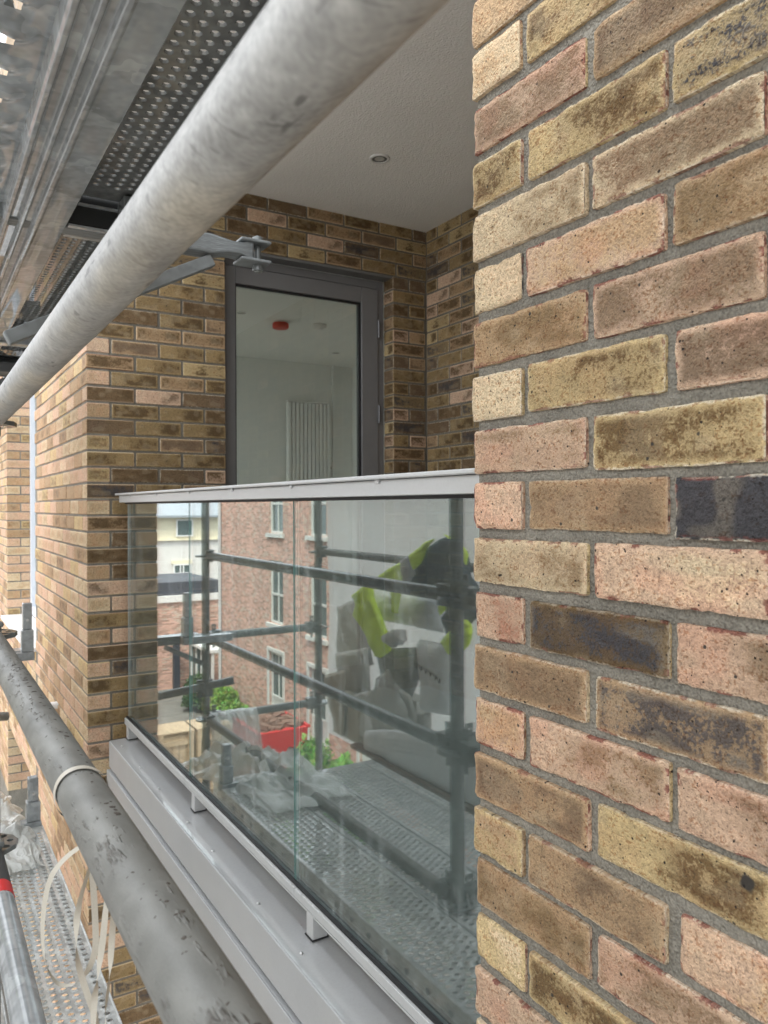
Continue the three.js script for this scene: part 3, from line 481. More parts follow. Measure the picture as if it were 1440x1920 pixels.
function rosette(p) {
  const s = new THREE.Shape().absarc(0, 0, 0.062, 0, Math.PI * 2);
  for (let i = 0; i < 8; i++) { const a = i * Math.PI / 4, h = new THREE.Path(); h.absellipse(Math.cos(a) * 0.045, Math.sin(a) * 0.045, i % 2 ? 0.012 : 0.008, 0.009, 0, Math.PI * 2, false, a); s.holes.push(h); }
  const g = new THREE.ExtrudeGeometry(s, { depth: 0.009, bevelEnabled: true, bevelSize: 0.001, bevelThickness: 0.001, bevelSegments: 1, curveSegments: 6 }); g.rotateX(-Math.PI / 2); g.translate(p.x, p.y - 0.0045, p.z); return g;
}
function standard(X, q, label, mat = M.galvOld) {
  const t = thing('scaffold_standard', V3(X, -CY, q), label, 'scaffold post', 'scaffold posts');
  part('post_tube', tube(V3(X, -CY + 0.05, q), V3(X, 2.75, q), RT, 24, 1), mat, t);
  for (let i = -12; i <= 5; i++) part('rosette', rosette(V3(X, 0.198 + i * 0.5, q)), mat, t);
  part('base_plate', box(X - 0.075, X + 0.075, -CY, -CY + 0.05, q - 0.075, q + 0.075, 0.004), mat, t);
  for (const h of [-1.55, 0.45]) part('spigot_collar', tube(V3(X, h, q), V3(X, h + 0.12, q), RT + 0.004, 20), mat, t);
}
standard(-2.05, QI, 'inner scaffold post at the far end of the near guard rails');
standard(-4.62, QI, 'scaffold post reflected left of centre in the glass');
standard(0.52, QI, 'inner scaffold post just behind the viewer');
standard(-2.05, QO, 'outer scaffold post in front of the grey sheeting');
standard(-4.62, QO, 'outer scaffold post at the left end of the grey sheeting');
standard(0.52, QO, 'outer scaffold post behind the viewer on the yard side');
ledger(V3(-2.05, 0.198, QI), V3(0.52, 0.198, QI), 'thick pale galvanised rail crossing the upper left in front of the ceiling', M.paleTube);
const low = ledger(V3(-2.05, -0.297, QI), V3(0.52, -0.297, QI), 'grey mud crusted guard rail crossing the lower left beside the sill', M.mudTube);
part('mortar_splash', lumps(150, 41, (g, s, r) => { const a = (r() - 0.5) * 1.0 - 0.05, x = -1.85 + 1.75 * r(), n = fbm(x * 4, a * 3, 3, 2); const k = n > 0.5 ? 1 : 0.45; g.scale(s * k * (0.8 + r()), s * 0.4 * k, s * k * (1.2 + 1.2 * r())); g.rotateY(0.5 * (r() - 0.5) + 0.5); g.translate(0, RT, 0); g.rotateX(-a); g.translate(x, CY - 0.297, -QI); }), std({ color: C(0.085, 0.075, 0.065), roughness: 0.95 }), low, 'stuff');
const red = ledger(V3(-2.05, -0.797, QI), V3(0.52, -0.797, QI), 'lowest galvanised rail in the bottom left corner with red tape', M.galv);
part('red_tape', tube(V3(-1.79, -0.797, QI), V3(-1.735, -0.797, QI), RT + 0.0009, 24), std({ color: C(0.62, 0.02, 0.025), roughness: 0.45 }), red);
part('dark_sleeve', tube(V3(-1.97, -0.797, QI), V3(-1.791, -0.797, QI), RT + 0.0006, 24), std({ color: C(0.06, 0.062, 0.065), roughness: 0.5, metalness: 0.3 }), red);
ledger(V3(-2.05, -1.382, QI), V3(0.52, -1.382, QI), 'ledger right under the near perforated deck');
ledger(V3(-4.62, 0.198, QI), V3(-2.05, 0.198, QI), 'top guard rail of the far scaffold bay');
ledger(V3(-4.62, -0.297, QI), V3(-2.05, -0.297, QI), 'upper rail reflected in the glass, above the sloping one');
ledger(V3(-4.62, -0.797, QI), V3(-2.05, -0.797, QI), 'middle sloping rail reflected across the glass');
ledger(V3(-4.62, -1.297, QI), V3(-2.05, -1.297, QI), 'lowest sloping rail reflected in front of the plastic film', M.mudTube);
for (const [X, n] of [[-4.62, 'far'], [-2.05, 'near']]) for (const [H, m] of [[-0.797, 'waist high'], [-1.297, 'foot level']]) ledger(V3(X, H, QI), V3(X, H, QO), m + ' cross tube between the ' + n + ' pair of scaffold posts');
for (const [H, m] of [[0.198, 'upper'], [-0.297, 'lower']]) { ledger(V3(-2.05, H, QO), V3(0.52, H, QO), m + ' outer guard rail before the near sheeting'); ledger(V3(-4.62, H, QO), V3(-2.05, H, QO), m + ' outer guard rail before the far sheeting'); }
{ // loose tube and hop-up brackets
  const t = thing('scaffold_tube', V3(-4.66, -1.13, 0.2), 'short loose tube with a cut end reflected beside the far post', 'scaffold tube');
  part('tube', tube(V3(-4.72, -1.15, 0.43), V3(-4.56, -1.07, -0.01), RT, 24), M.galvOld, t); part('coupler', [box(-4.69, -4.60, -1.14, -1.07, 0.12, 0.18, 0.008), box(-4.645, -4.625, -1.17, -1.06, 0.10, 0.2, 0.004)], M.galvOld, t);
}
function bracket(X, H, q1, label, crumple) { // horizontal arm from the inner posts towards the building with a strut below
  const t = thing('hop_up_bracket', V3(X, H, QI), label, 'bracket', 'scaffold hop-up brackets');
  const arm = new THREE.BoxGeometry(0.048, 0.046, q1 - QI, 8, 8, 90), p = arm.attributes.position;
  for (let i = 0; i < p.count; i++) { // the free end is pinched and flared
    const q = (QI + q1) / 2 - p.getZ(i), k = crumple ? ss(q1 - 0.2, q1 - 0.06, q) : 0, pinch = 1 - 0.42 * ss(q1 - 0.11, q1 - 0.05, q) * (crumple ? 1 : 0) + 0.4 * ss(q1 - 0.04, q1, q) * (crumple ? 1 : 0);
    const fold = 0.0015 * k * N3(q * 30, p.getY(i) * 40, p.getX(i) * 40);
    p.setXYZ(i, p.getX(i) * (1 + 0.25 * (1 - pinch)) + X, CY + H + p.getY(i) * pinch + fold, -q);
  }
  part('arm', smooth(arm), M.galvDull, t);
  if (crumple) { for (const h of [-0.024, 0.024]) part('fork_plate', box(X - 0.03, X + 0.032, H + h - 0.004, H + h + 0.004, q1 - 0.035, q1 + 0.045, 0.0035), M.galvDull, t); part('bolt', [tube(V3(X, H - 0.045, q1 + 0.02), V3(X, H + 0.045, q1 + 0.02), 0.008, 12), tube(V3(X, H + 0.0285, q1 + 0.02), V3(X, H + 0.042, q1 + 0.02), 0.014, 6), tube(V3(X, H - 0.042, q1 + 0.02), V3(X, H - 0.0285, q1 + 0.02), 0.014, 6)], M.galvOld, t); }
  part('top_flange', box(X - 0.045, X + 0.045, H + 0.026, H + 0.03, QI + 0.05, q1 - (crumple ? 0.19 : 0)), M.galv, t);
  const L = (q1 - QI), A = V3(X, H - 0.035, q1 - 0.1), Bp = V3(X, H - 0.035 - 0.53 * (L - 0.12), QI + 0.02), g = new RoundedBoxGeometry(0.03, A.distanceTo(Bp), 0.03, 2, 0.004); metricUV(g); g.applyQuaternion(new THREE.Quaternion().setFromUnitVectors(new THREE.Vector3(0, 1, 0), A.clone().sub(Bp).normalize())); { const m = A.clone().add(Bp).multiplyScalar(0.5); g.translate(m.x, m.y, m.z); } part('strut', g, M.galvDull, t);
  return t;
}
const br = bracket(-1.83, 0.635, 0.72, 'upper scaffold bracket with crimped end in front of the door', true);
bracket(-4.62, -0.80, 0.50, 'bracket reflected left of the far post, holding no boards', false);
bracket(-3.78, 0.635, 0.52, 'upper bracket carrying the farther perforated deck at left', false);
const upright = (X, H0, H1, q, label) => { const t = thing('toe_board_post', V3(X, H0, q), label, 'scaffold spigot', 'upright spigots by the facade'); part('sleeve', box(X - 0.027, X + 0.027, H0, mix(H0, H1, 0.45), q - 0.027, q + 0.027, 0.006), M.galv, t); part('spigot', box(X - 0.02, X + 0.02, mix(H0, H1, 0.45) + 0.0005, H1, q - 0.02, q + 0.02, 0.006), M.galv, t); part('pin', tube(V3(X + 0.018, mix(H0, H1, 0.65), q), V3(X + 0.03, mix(H0, H1, 0.65), q), 0.006, 10), M.steel, t); part('foot', box(X - 0.03, X + 0.03, H0 - 0.04, H0 - 0.001, q - 0.24, q + 0.03, 0.004), M.galv, t); return t; };
upright(-4.0, -0.68, -0.45, 0.45, 'galvanised upright in front of the white window sill');
upright(-3.51, -1.30, -1.12, 0.415, 'galvanised upright at the end of the lower perforated deck');
upright(-3.16, 0.64, 0.83, 0.372, 'short bright upright hanging below the far upper deck');
{
  const t = thing('wall_tie', V3(-4.62, -1.1, F), 'stub of white plastic pipe sticking out of the sunlit bricks', 'pipe stub');
  const g = tube(V3(-4.62, -1.1, F + 0.01), V3(-4.62, -1.1, F - 0.06), 0.02, 18); part('stub', g, M.white, t); part('rim', new THREE.TorusGeometry(0.02, 0.004, 8, 20).translate(-4.62, CY - 1.1, -(F - 0.06)), M.white, t);
}

// perforated steel planks: raised nipple holes in staggered rows, folded sides
function perforated(L, W, px, pz, r, rim, margin) { // in its own plane: x 0..L, z 0..W
  const P = [], ix = [], rows = Math.floor((W - 2 * margin) / pz), z0 = (W - rows * pz) / 2, v = (x, y, z) => { P.push(x, y, z); return P.length / 3 - 1; }, quad = (a, b, c, d) => ix.push(a, c, b, a, d, c);
  const flat = (x0, x1, a, b) => { if (x1 - x0 > 1e-5 && b - a > 1e-5) quad(v(x0, 0, a), v(x1, 0, a), v(x1, 0, b), v(x0, 0, b)); };
  flat(0, L, 0, z0); flat(0, L, z0 + rows * pz, W);
  for (let j = 0; j < rows; j++) {
    const n = Math.floor((L - 0.08) / px) - 1, xs = (L - n * px) / 2 + (j % 2 ? px / 4 : -px / 4), a = z0 + j * pz, b = a + pz; flat(0, xs, a, b); flat(xs + n * px, L, a, b);
    for (let i = 0; i < n; i++) {
      const x = xs + i * px, cx = x + px / 2, cz = a + pz / 2, o = [], h = [], t = [];
      for (const [ux, uz] of [[0, 0], [0.5, 0], [1, 0], [1, 0.5], [1, 1], [0.5, 1], [0, 1], [0, 0.5]]) { o.push(v(x + ux * px, 0, a + uz * pz)); const an = Math.atan2(uz - 0.5, ux - 0.5), c = Math.cos(an), s = Math.sin(an); h.push(v(cx + c * r * 1.45, 0, cz + s * r * 1.45)); t.push(v(cx + c * r, rim, cz + s * r)); }
      for (let k = 0; k < 8; k++) { const m = (k + 1) % 8; quad(o[k], o[m], h[m], h[k]); quad(h[k], h[m], t[m], t[k]); }
    }
  }
  const g = new THREE.BufferGeometry(); g.setAttribute('position', new THREE.Float32BufferAttribute(P, 3)); g.setIndex(ix); const f = g.toNonIndexed(); f.computeVertexNormals(); return metricUV(f);
}
M.deck = std({ map: galvTex, roughnessMap: galvRough, roughness: 1.2, metalness: 0.08, color: C(1.4, 1.4, 1.38) });
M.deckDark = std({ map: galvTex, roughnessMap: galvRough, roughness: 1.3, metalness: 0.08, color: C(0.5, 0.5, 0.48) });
const PL = 2.57, PW = 0.242;
function plank(X0, H, q0, label, fine) { // H: walking surface; from q0 to q0 + PW
  const t = thing('steel_plank', V3(X0, H, q0), label, 'scaffold plank', 'perforated scaffold planks');
  const s = fine ? perforated(PL, PW, 0.0265, 0.0225, 0.0054, 0.004, 0.014) : perforated(PL, PW, 0.031, 0.027, 0.0078, 0.0045, 0.012); s.rotateX(0); s.scale(1, 1, -1); { const ix = s.attributes.position; for (let i = 0; i < ix.count; i += 3) { for (const k of Object.keys(s.attributes)) { const A = s.attributes[k], n = A.itemSize; for (let c = 0; c < n; c++) { const tmp = A.array[(i + 1) * n + c]; A.array[(i + 1) * n + c] = A.array[(i + 2) * n + c]; A.array[(i + 2) * n + c] = tmp; } } } s.computeVertexNormals(); }
  s.translate(X0, CY + H, -q0); part('plank_top', s, M.deck, t);
  const f = perforated(PL, 0.066, 0.11, 0.034, 0.011, 0, 0.01);
  const fa = f.clone(); fa.rotateX(Math.PI / 2); fa.translate(X0, CY + H - 0.001, -q0 + 0.0005); const fb = f.clone(); fb.rotateX(Math.PI / 2); fb.translate(X0, CY + H - 0.001, -(q0 + PW) - 0.0005);
  part('side_flange', fa, M.deck, t); part('side_flange', fb, M.deck, t);
  part('bottom_lip', [box(X0, X0 + PL, H - 0.070, H - 0.0675, q0, q0 + 0.04), box(X0, X0 + PL, H - 0.0672, H - 0.052, q0 + 0.038, q0 + 0.0405)], M.deck, t); part('bottom_lip', [box(X0, X0 + PL, H - 0.070, H - 0.0675, q0 + PW - 0.04, q0 + PW), box(X0, X0 + PL, H - 0.0672, H - 0.052, q0 + PW - 0.0405, q0 + PW - 0.038)], M.deck, t);
  part('edge_bead', [tube(V3(X0, H, q0 + 0.003), V3(X0 + PL, H, q0 + 0.003), 0.0035, 8), tube(V3(X0, H, q0 + PW - 0.003), V3(X0 + PL, H, q0 + PW - 0.003), 0.0035, 8)], M.deck, t);
  for (const x of [X0, X0 + PL - 0.06]) for (const o of [0.03, PW - 0.06]) part('end_hook', box(x, x + 0.06, H - 0.065, H - 0.0045, q0 + o, q0 + o + 0.03, 0.004), M.galvOld, t);
  return t;
}
const p0 = plank(-3.48, -1.32, 0.207, 'lower deck plank nearest the facade, far bay');
const places = [['second lower deck plank from the facade, far bay', 0, 0, -0.25], ['third lower deck plank from the facade, far bay', 0, 0, -0.5], ['outermost lower deck plank, far bay', 0, 0, -0.75],
  ['lower deck plank nearest the facade, near bay', 2.6, 0, 0], ['second lower deck plank from the facade, near bay', 2.6, 0, -0.25], ['third lower deck plank from the facade, near bay', 2.6, 0, -0.5], ['outermost lower deck plank, near bay', 2.6, 0, -0.75],
  ['plank of the deck one lift down, nearest the facade', 0.4, -2, 0], ['second plank of the deck one lift down', 0.4, -2, -0.25], ['third plank of the deck one lift down', 0.4, -2, -0.5], ['outermost plank of the deck one lift down', 0.4, -2, -0.75]];
for (const [l, dx, dh, dq] of places) copyOf(p0, dx, dh, dq, l);
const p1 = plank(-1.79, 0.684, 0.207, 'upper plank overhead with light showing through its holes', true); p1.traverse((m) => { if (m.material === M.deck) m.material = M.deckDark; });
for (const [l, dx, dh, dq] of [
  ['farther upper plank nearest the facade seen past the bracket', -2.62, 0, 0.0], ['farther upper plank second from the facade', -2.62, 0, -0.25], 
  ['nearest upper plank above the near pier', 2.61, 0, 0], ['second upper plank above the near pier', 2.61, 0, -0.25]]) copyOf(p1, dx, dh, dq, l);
{ // a solid sheet under the second upper plank, with pressed dimples and claw slots
  const g = surf(700, 60, (u, v) => { const x = mix(-2.6, 0.7, u), q = mix(-0.04, 0.162, v); let h = 0.64; const cx = Math.round(x / 0.11) * 0.11 + 0.02, cq = 0.03, d = Math.hypot(x - cx, q - cq); h -= 0.007 * (1 - ss(0.012, 0.022, d)) - 0.004 * ss(0.022, 0.025, d) * (1 - ss(0.026, 0.031, d)); const e = Math.hypot((x - Math.round(x / 0.09) * 0.09 - 0.03) / 1.3, q - 0.12); h -= 0.006 * (1 - ss(0.006, 0.028, e)); return V3(x, h + 0.002 * N3(x * 6, q * 12, 3), q); });
  { // the claw slots are open
    const p = g.attributes.position, keep = [], ix = g.index.array;
    for (let i = 0; i < ix.length; i += 3) { const x = p.getX(ix[i]), q = -p.getZ(ix[i]), m = x - Math.round(x / 0.09) * 0.09; if (!(m > -0.012 && m < 0.012 && q > 0.098 && q < 0.116)) keep.push(ix[i], ix[i + 1], ix[i + 2]); }
    g.setIndex(keep);
  }
  const t = thing('deck_underplate', V3(-0.5, 0.62, 0.05), 'dark dimpled underside plate overhead at the top left corner', 'steel plate'); part('plate', metricUV(g), M.galv, t);
}
{ // pressed edge beam that carries the upper planks
  const t = thing('edge_beam', V3(-1.4, 0.6, 0.22), 'ribbed galvanised edge beam running overhead along the upper left', 'steel beam');
  const pr = [[0.283, 0.66], [0.285, 0.616], [0.281, 0.611], [0.232, 0.608], [0.226, 0.603], [0.219, 0.603], [0.214, 0.612], [0.203, 0.613], [0.199, 0.605], [0.193, 0.605], [0.188, 0.615], [0.174, 0.615], [0.170, 0.606], [0.163, 0.606], [0.159, 0.612], [0.157, 0.66]];
  const n = pr.length - 1, g = surf(n * 4, 60, (u, v) => { const f = Math.min(u * n, n - 1e-6), i = Math.floor(f), k = f - i; return V3(mix(-3.7, 0.9, v), mix(pr[i][1], pr[i + 1][1], k), mix(pr[i][0], pr[i + 1][0], k)); });
  part('beam_profile', metricUV(g), M.galv, t);
}
{ const t = thing('deck_transom', V3(-1.83, 0.6, 0.3), 'dark transom closing the end of the overhead perforated plank', 'scaffold tube'); part('transom_profile', box(-1.865, -1.795, 0.62, 0.70, 0.287, 0.52, 0.004), std({ color: C(0.03, 0.033, 0.034), roughness: 0.5, metalness: 0.3 }), t); part('top_flange', box(-1.87, -1.79, 0.6125, 0.617, 0.287, 0.5), M.galv, t); }
{ const t = thing('hop_up_bracket', V3(-3.9, 0.6, 0.3), 'dark bracket arm at the far left edge under the upper deck', 'bracket'); part('arm', [tube(V3(-3.9, 0.66, 0.30), V3(-3.78, 0.815, 0.53), 0.02, 14), box(-3.75, -3.6, 0.57, 0.61, 0.16, 0.40, 0.004)], std({ color: C(0.12, 0.125, 0.13), roughness: 0.5, metalness: 0.4 }), t); }

// strap ring and webbing loops on the lower rail
function ribbon(pts, w, seed, twist) {
  const c = new THREE.CatmullRomCurve3(pts.map((p) => V3(...p))), n = 70, P = [], uv = [], ix = [];
  for (let i = 0; i <= n; i++) { const t = i / n, p = c.getPoint(t), tan = c.getTangent(t), a = twist * Math.sin(t * 5 + seed) + seed, up = new THREE.Vector3(0.55, 0, 0.83).applyAxisAngle(new THREE.Vector3(0, 1, 0), a); up.addScaledVector(tan, -up.dot(tan)).normalize(); for (const s of [-1, 1]) { P.push(p.x + up.x * w / 2 * s, p.y + up.y * w / 2 * s, p.z + up.z * w / 2 * s); uv.push(s * 0.5 + 0.5, t * 10); } if (i < n) ix.push(i * 2, i * 2 + 1, i * 2 + 3, i * 2, i * 2 + 3, i * 2 + 2); }
  const g = new THREE.BufferGeometry(); g.setAttribute('position', new THREE.Float32BufferAttribute(P, 3)); g.setAttribute('uv', new THREE.Float32BufferAttribute(uv, 2)); g.setIndex(ix); g.computeVertexNormals(); return g;
}
{
  const m = std({ color: C(0.52, 0.49, 0.42), roughness: 0.5, map: colorTex(64, 1, (u, v) => { const f = 0.85 + 0.2 * vn(u * 16, v * 64, 3, 64); return [f, f, f]; }) });
  const t = thing('packing_strap', V3(-0.78, -0.32, 0.13), 'tangled off white packing strap hanging from the lower rail', 'strap');
  part('big_loop', ribbon([[-0.77, -0.315, 0.141], [-0.792, -0.336, 0.122], [-0.798, -0.352, 0.111], [-0.802, -0.377, 0.105], [-0.803, -0.413, 0.103], [-0.801, -0.439, 0.106], [-0.795, -0.457, 0.117], [-0.786, -0.455, 0.131], [-0.780, -0.441, 0.141], [-0.777, -0.423, 0.146], [-0.777, -0.392, 0.146], [-0.770, -0.325, 0.141]], 0.0058, 0.4, 1.3), m, t);
  part('strand', ribbon([[-0.75, -0.322, 0.14], [-0.763, -0.367, 0.130], [-0.765, -0.392, 0.127], [-0.764, -0.422, 0.128], [-0.760, -0.451, 0.135], [-0.757, -0.471, 0.141], [-0.752, -0.51, 0.148]], 0.0058, 1.2, 2.0), m, t);
  part('strand', ribbon([[-0.728, -0.32, 0.15], [-0.731, -0.391, 0.144], [-0.734, -0.424, 0.140], [-0.736, -0.453, 0.137], [-0.738, -0.52, 0.136]], 0.006, 0.2, 1.8), m, t);
  part('strand', ribbon([[-0.704, -0.32, 0.15], [-0.707, -0.394, 0.146], [-0.708, -0.422, 0.144], [-0.709, -0.445, 0.142], [-0.706, -0.52, 0.144]], 0.0055, 1.8, 1.6), m, t);
  part('ring', surf(40, 1, (u, v) => { const a = u * Math.PI * 2; return V3(-0.853 + (v - 0.5) * 0.011 + 0.004 * Math.sin(a * 2), -0.297 + Math.sin(a) * (RT + 0.0022), QI + Math.cos(a) * (RT + 0.0022)); }), m, t);
}
{ const s = thing('plastic_cap', V3(-1.5, -1.315, 0.0), 'flat red plastic cap lying on the deck', 'cap'); part('cap', new THREE.LatheGeometry([[0.0001, 0.03], [0.012, 0.03], [0.015, 0.016], [0.032, 0.012], [0.034, 0]].map((a) => new THREE.Vector2(...a)), 20).translate(-1.75, CY - 1.315, -0.02), M.redCap, s); }

// ---------------------------------------------------------------- things on the far deck, seen in the glass
const wrinkle = grayTex(512, 0.5, (u, v) => { const a = fbm(u * 6, v * 6, 81, 4, 6), b = fbm(u * 10, v * 4, 83, 3, 0); return 0.5 + 0.9 * (Math.abs(a - 0.5) * 2 - 0.3) + 0.4 * (b - 0.5); });
const cloth = (r, g, b, o = {}) => phys({ color: C(r, g, b), roughness: 0.9, bumpMap: wrinkle, bumpScale: 0.012, ...o });
M.vest = cloth(0.70, 0.92, 0.08, { roughness: 0.7 }); M.navy = cloth(0.06, 0.08, 0.1); M.reflect = cloth(0.42, 0.43, 0.45, { roughness: 0.4, metalness: 0.2 });
M.film = phys({ color: C(0.80, 0.82, 0.80), roughness: 0.4, transmission: 0.4, thickness: 0, bumpMap: wrinkle, bumpScale: 0.02 });
M.whiteFilm = cloth(0.78, 0.79, 0.8, { roughness: 0.35 }); M.card = cloth(0.45, 0.4, 0.32, { bumpScale: 0.002 }); M.gray = cloth(0.55, 0.54, 0.51); M.paper = cloth(0.5, 0.49, 0.46, { bumpScale: 0.004 });
// a soft flat piece: outline in X and H at q, thick in the middle, wrinkled
function pillow(poly, q, th, seed = 0, wr = 0.012) {
  const pts = poly.map((p) => new THREE.Vector2(...p)); if (THREE.ShapeUtils.isClockWise(pts)) pts.reverse();
  let T = THREE.ShapeUtils.triangulateShape(pts, []).map((t) => t.map((i) => pts[i]));
  for (let n = 0; n < 4; n++) T = T.flatMap(([a, b, c]) => { const ab = a.clone().lerp(b, 0.5), bc = b.clone().lerp(c, 0.5), ca = c.clone().lerp(a, 0.5); return [[a, ab, ca], [ab, b, bc], [ca, bc, c], [ab, bc, ca]]; });
  const P = [], edge = (p) => { let m = 9; for (let i = 0; i < pts.length; i++) { const a = pts[i], b = pts[(i + 1) % pts.length], d = b.clone().sub(a), t = clamp(p.clone().sub(a).dot(d) / d.lengthSq()); m = Math.min(m, p.distanceTo(a.clone().addScaledVector(d, t))); } return m; };
  const zc = new Map(), z = (p) => { const k = p.x.toFixed(5) + p.y.toFixed(5); if (!zc.has(k)) zc.set(k, th / 2 * Math.sqrt(1 - (1 - clamp(edge(p) / (th * 0.8))) ** 2)); return zc.get(k); };
  for (const s of [1, -1]) for (const t of T) for (const p of s > 0 ? t : [t[0], t[2], t[1]]) { const w = wr * (N3(p.x * 9 + seed, p.y * 5, seed) + 0.5 * N3(p.x * 22, p.y * 12 + seed, 3)); P.push(p.x, CY + p.y, -q + s * z(p) + w); }
  const g = new THREE.BufferGeometry(); g.setAttribute('position', new THREE.Float32BufferAttribute(P, 3)); const uv = []; for (let i = 0; i < P.length; i += 3) uv.push(P[i], P[i + 1]); g.setAttribute('uv', new THREE.Float32BufferAttribute(uv, 2)); return smooth(g);
}
{
  const t = thing('hi_vis_vest', V3(-3.2, -0.8, -0.4), 'yellow green safety vest with grey bands over a navy jacket, seen in the glass', 'safety vest');
  part('jacket', [pillow([[-3.12, -0.21], [-3.01, -0.16], [-2.93, -0.14], [-2.88, -0.15], [-2.80, -0.21], [-2.77, -0.27], [-2.79, -0.32], [-2.90, -0.40], [-2.99, -0.44], [-3.29, -0.43]], -0.46, 0.05, 1), pillow([[-2.88, -0.13], [-2.75, -0.20], [-2.74, -0.30], [-2.68, -0.35], [-2.69, -0.49], [-2.78, -0.57], [-2.89, -0.60], [-2.94, -0.52], [-2.86, -0.44], [-2.90, -0.40], [-2.89, -0.27]], -0.43, 0.08, 2)], M.navy, t);
  part('vest_panel', pillow([[-3.75, -0.49], [-3.55, -0.39], [-3.53, -0.48], [-3.45, -0.57], [-3.36, -0.67], [-3.33, -0.69], [-3.36, -0.74], [-3.45, -0.79], [-3.50, -0.79], [-3.57, -0.72], [-3.73, -0.60], [-3.71, -0.54]], -0.4, 0.04, 3), M.vest, t);
  part('vest_panel', pillow([[-3.46, -0.36], [-3.24, -0.27], [-3.22, -0.32], [-3.24, -0.40], [-3.28, -0.54], [-3.32, -0.54], [-3.35, -0.44], [-3.45, -0.42]], -0.4, 0.035, 4), M.vest, t);
  part('vest_panel', pillow([[-3.17, -0.24], [-3.04, -0.17], [-2.95, -0.15], [-3.03, -0.20], [-3.09, -0.28], [-3.13, -0.31]], -0.4, 0.035, 5), M.vest, t);
  part('vest_panel', pillow([[-2.86, -0.125], [-2.73, -0.16], [-2.68, -0.21], [-2.69, -0.26], [-2.72, -0.20]], -0.38, 0.03, 6), M.vest, t);
  part('vest_panel', pillow([[-2.86, -0.42], [-2.69, -0.33], [-2.70, -0.36], [-2.87, -0.50], [-2.88, -0.46]], -0.37, 0.03, 7), M.vest, t);
  part('vest_panel', pillow([[-2.88, -0.62], [-2.80, -0.55], [-2.70, -0.49], [-2.66, -0.51], [-2.65, -0.55], [-2.66, -0.60], [-2.74, -0.66], [-2.81, -0.67]], -0.38, 0.04, 8), M.vest, t);
  part('reflective_band', pillow([[-3.24, -0.27], [-3.16, -0.235], [-3.12, -0.33], [-3.20, -0.41], [-3.23, -0.33]], -0.395, 0.03, 9), M.reflect, t);
  part('reflective_band', pillow([[-2.89, -0.41], [-2.69, -0.30], [-2.69, -0.325], [-2.85, -0.425]], -0.365, 0.025, 10), M.reflect, t);
  const g = thing('work_glove', V3(-3.25, -0.7, -0.38), 'pale work glove hanging below the hem of the vest', 'glove'); part('glove', pillow([[-3.38, -0.66], [-3.30, -0.62], [-3.17, -0.60], [-3.15, -0.65], [-3.19, -0.685], [-3.23, -0.67], [-3.25, -0.70], [-3.30, -0.71], [-3.37, -0.69]], -0.37, 0.05, 11), M.paper, g);
  const b = thing('wrapped_parcel', V3(-3.4, -0.63, -0.52), 'white film wrapped parcel behind the safety vest', 'parcel'); part('wrap', pillow([[-3.75, -0.45], [-3.09, -0.45], [-3.07, -0.62], [-3.72, -0.63]], -0.53, 0.12, 12), M.whiteFilm, b);
  const bag = thing('paper_bag', V3(-3.05, -1.0, -0.46), 'tall white printed paper bag left of the reflected dark post', 'bag');
  part('bag_body', pillow([[-3.19, -0.66], [-2.91, -0.65], [-2.91, -0.98], [-3.15, -1.01]], -0.47, 0.1, 13, 0.008), M.whiteFilm, bag); part('printed_scrawl', [[-3.15, -0.775], [-3.11, -0.78], [-3.07, -0.785], [-3.03, -0.79], [-2.99, -0.80], [-2.96, -0.81]].flatMap(([x, h], i) => [tube(V3(x, h + 0.012, -0.412), V3(x + 0.02, h - 0.014, -0.412), 0.0025, 6), tube(V3(x + 0.02, h - 0.014, -0.412), V3(x + 0.026, h + 0.01, -0.412), 0.0025, 6)]), M.black, bag);
  const bd = thing('plasterboard_offcut', V3(-3.5, -1.3, -0.46), 'grey board lying edge up behind the white film', 'board'); part('board', pillow([[-3.83, -1.15], [-3.15, -1.02], [-3.15, -1.24], [-3.84, -1.32]], -0.5, 0.03, 14, 0), M.gray, bd);
  const cs = (x0, x1, h0, h1, q0, q1, label, m) => { const k = thing('carton', V3((x0 + x1) / 2, h0, (q0 + q1) / 2), label, 'carton'); part('carton_body', box(x0, x1, h0, h1, q0, q1, 0.008), m, k); part('packing_tape', box((x0 + x1) / 2 - 0.025, (x0 + x1) / 2 + 0.025, h0 + 0.002, h1 + 0.001, q1 - 0.001, q1 + 0.0015), M.paper, k); };
  cs(-4.02, -3.72, -1.32, -1.08, -0.6, -0.42, 'brown carton at the left end of the heap on the deck', M.card); cs(-3.7, -3.3, -1.32, -1.0, -0.62, -0.52, 'grey carton behind the white film', M.gray);
  const sk = (poly, q, th, seed, label, m) => { const k = thing('sack', V3(poly[0][0], poly[2][1], q), label, 'sack'); part('sack_body', pillow(poly, q, th * 0.3, seed, 0.012), m, k); };
  sk([[-4.20, -0.90], [-3.80, -0.80], [-3.78, -1.08], [-4.10, -1.10]], -0.52, 0.14, 15, 'grey paper sack propped on the brown carton', M.gray); sk([[-3.74, -0.80], [-3.33, -0.73], [-3.28, -0.82], [-3.38, -1.0], [-3.69, -1.02]], -0.55, 0.14, 16, 'darker grey sack below the yellow vest', cloth(0.28, 0.28, 0.27));
  sk([[-3.46, -0.92], [-3.27, -0.96], [-3.2, -1.08], [-3.25, -1.16], [-3.5, -1.14]], -0.47, 0.08, 17, 'crumpled beige paper sack beside the white bag', M.paper);
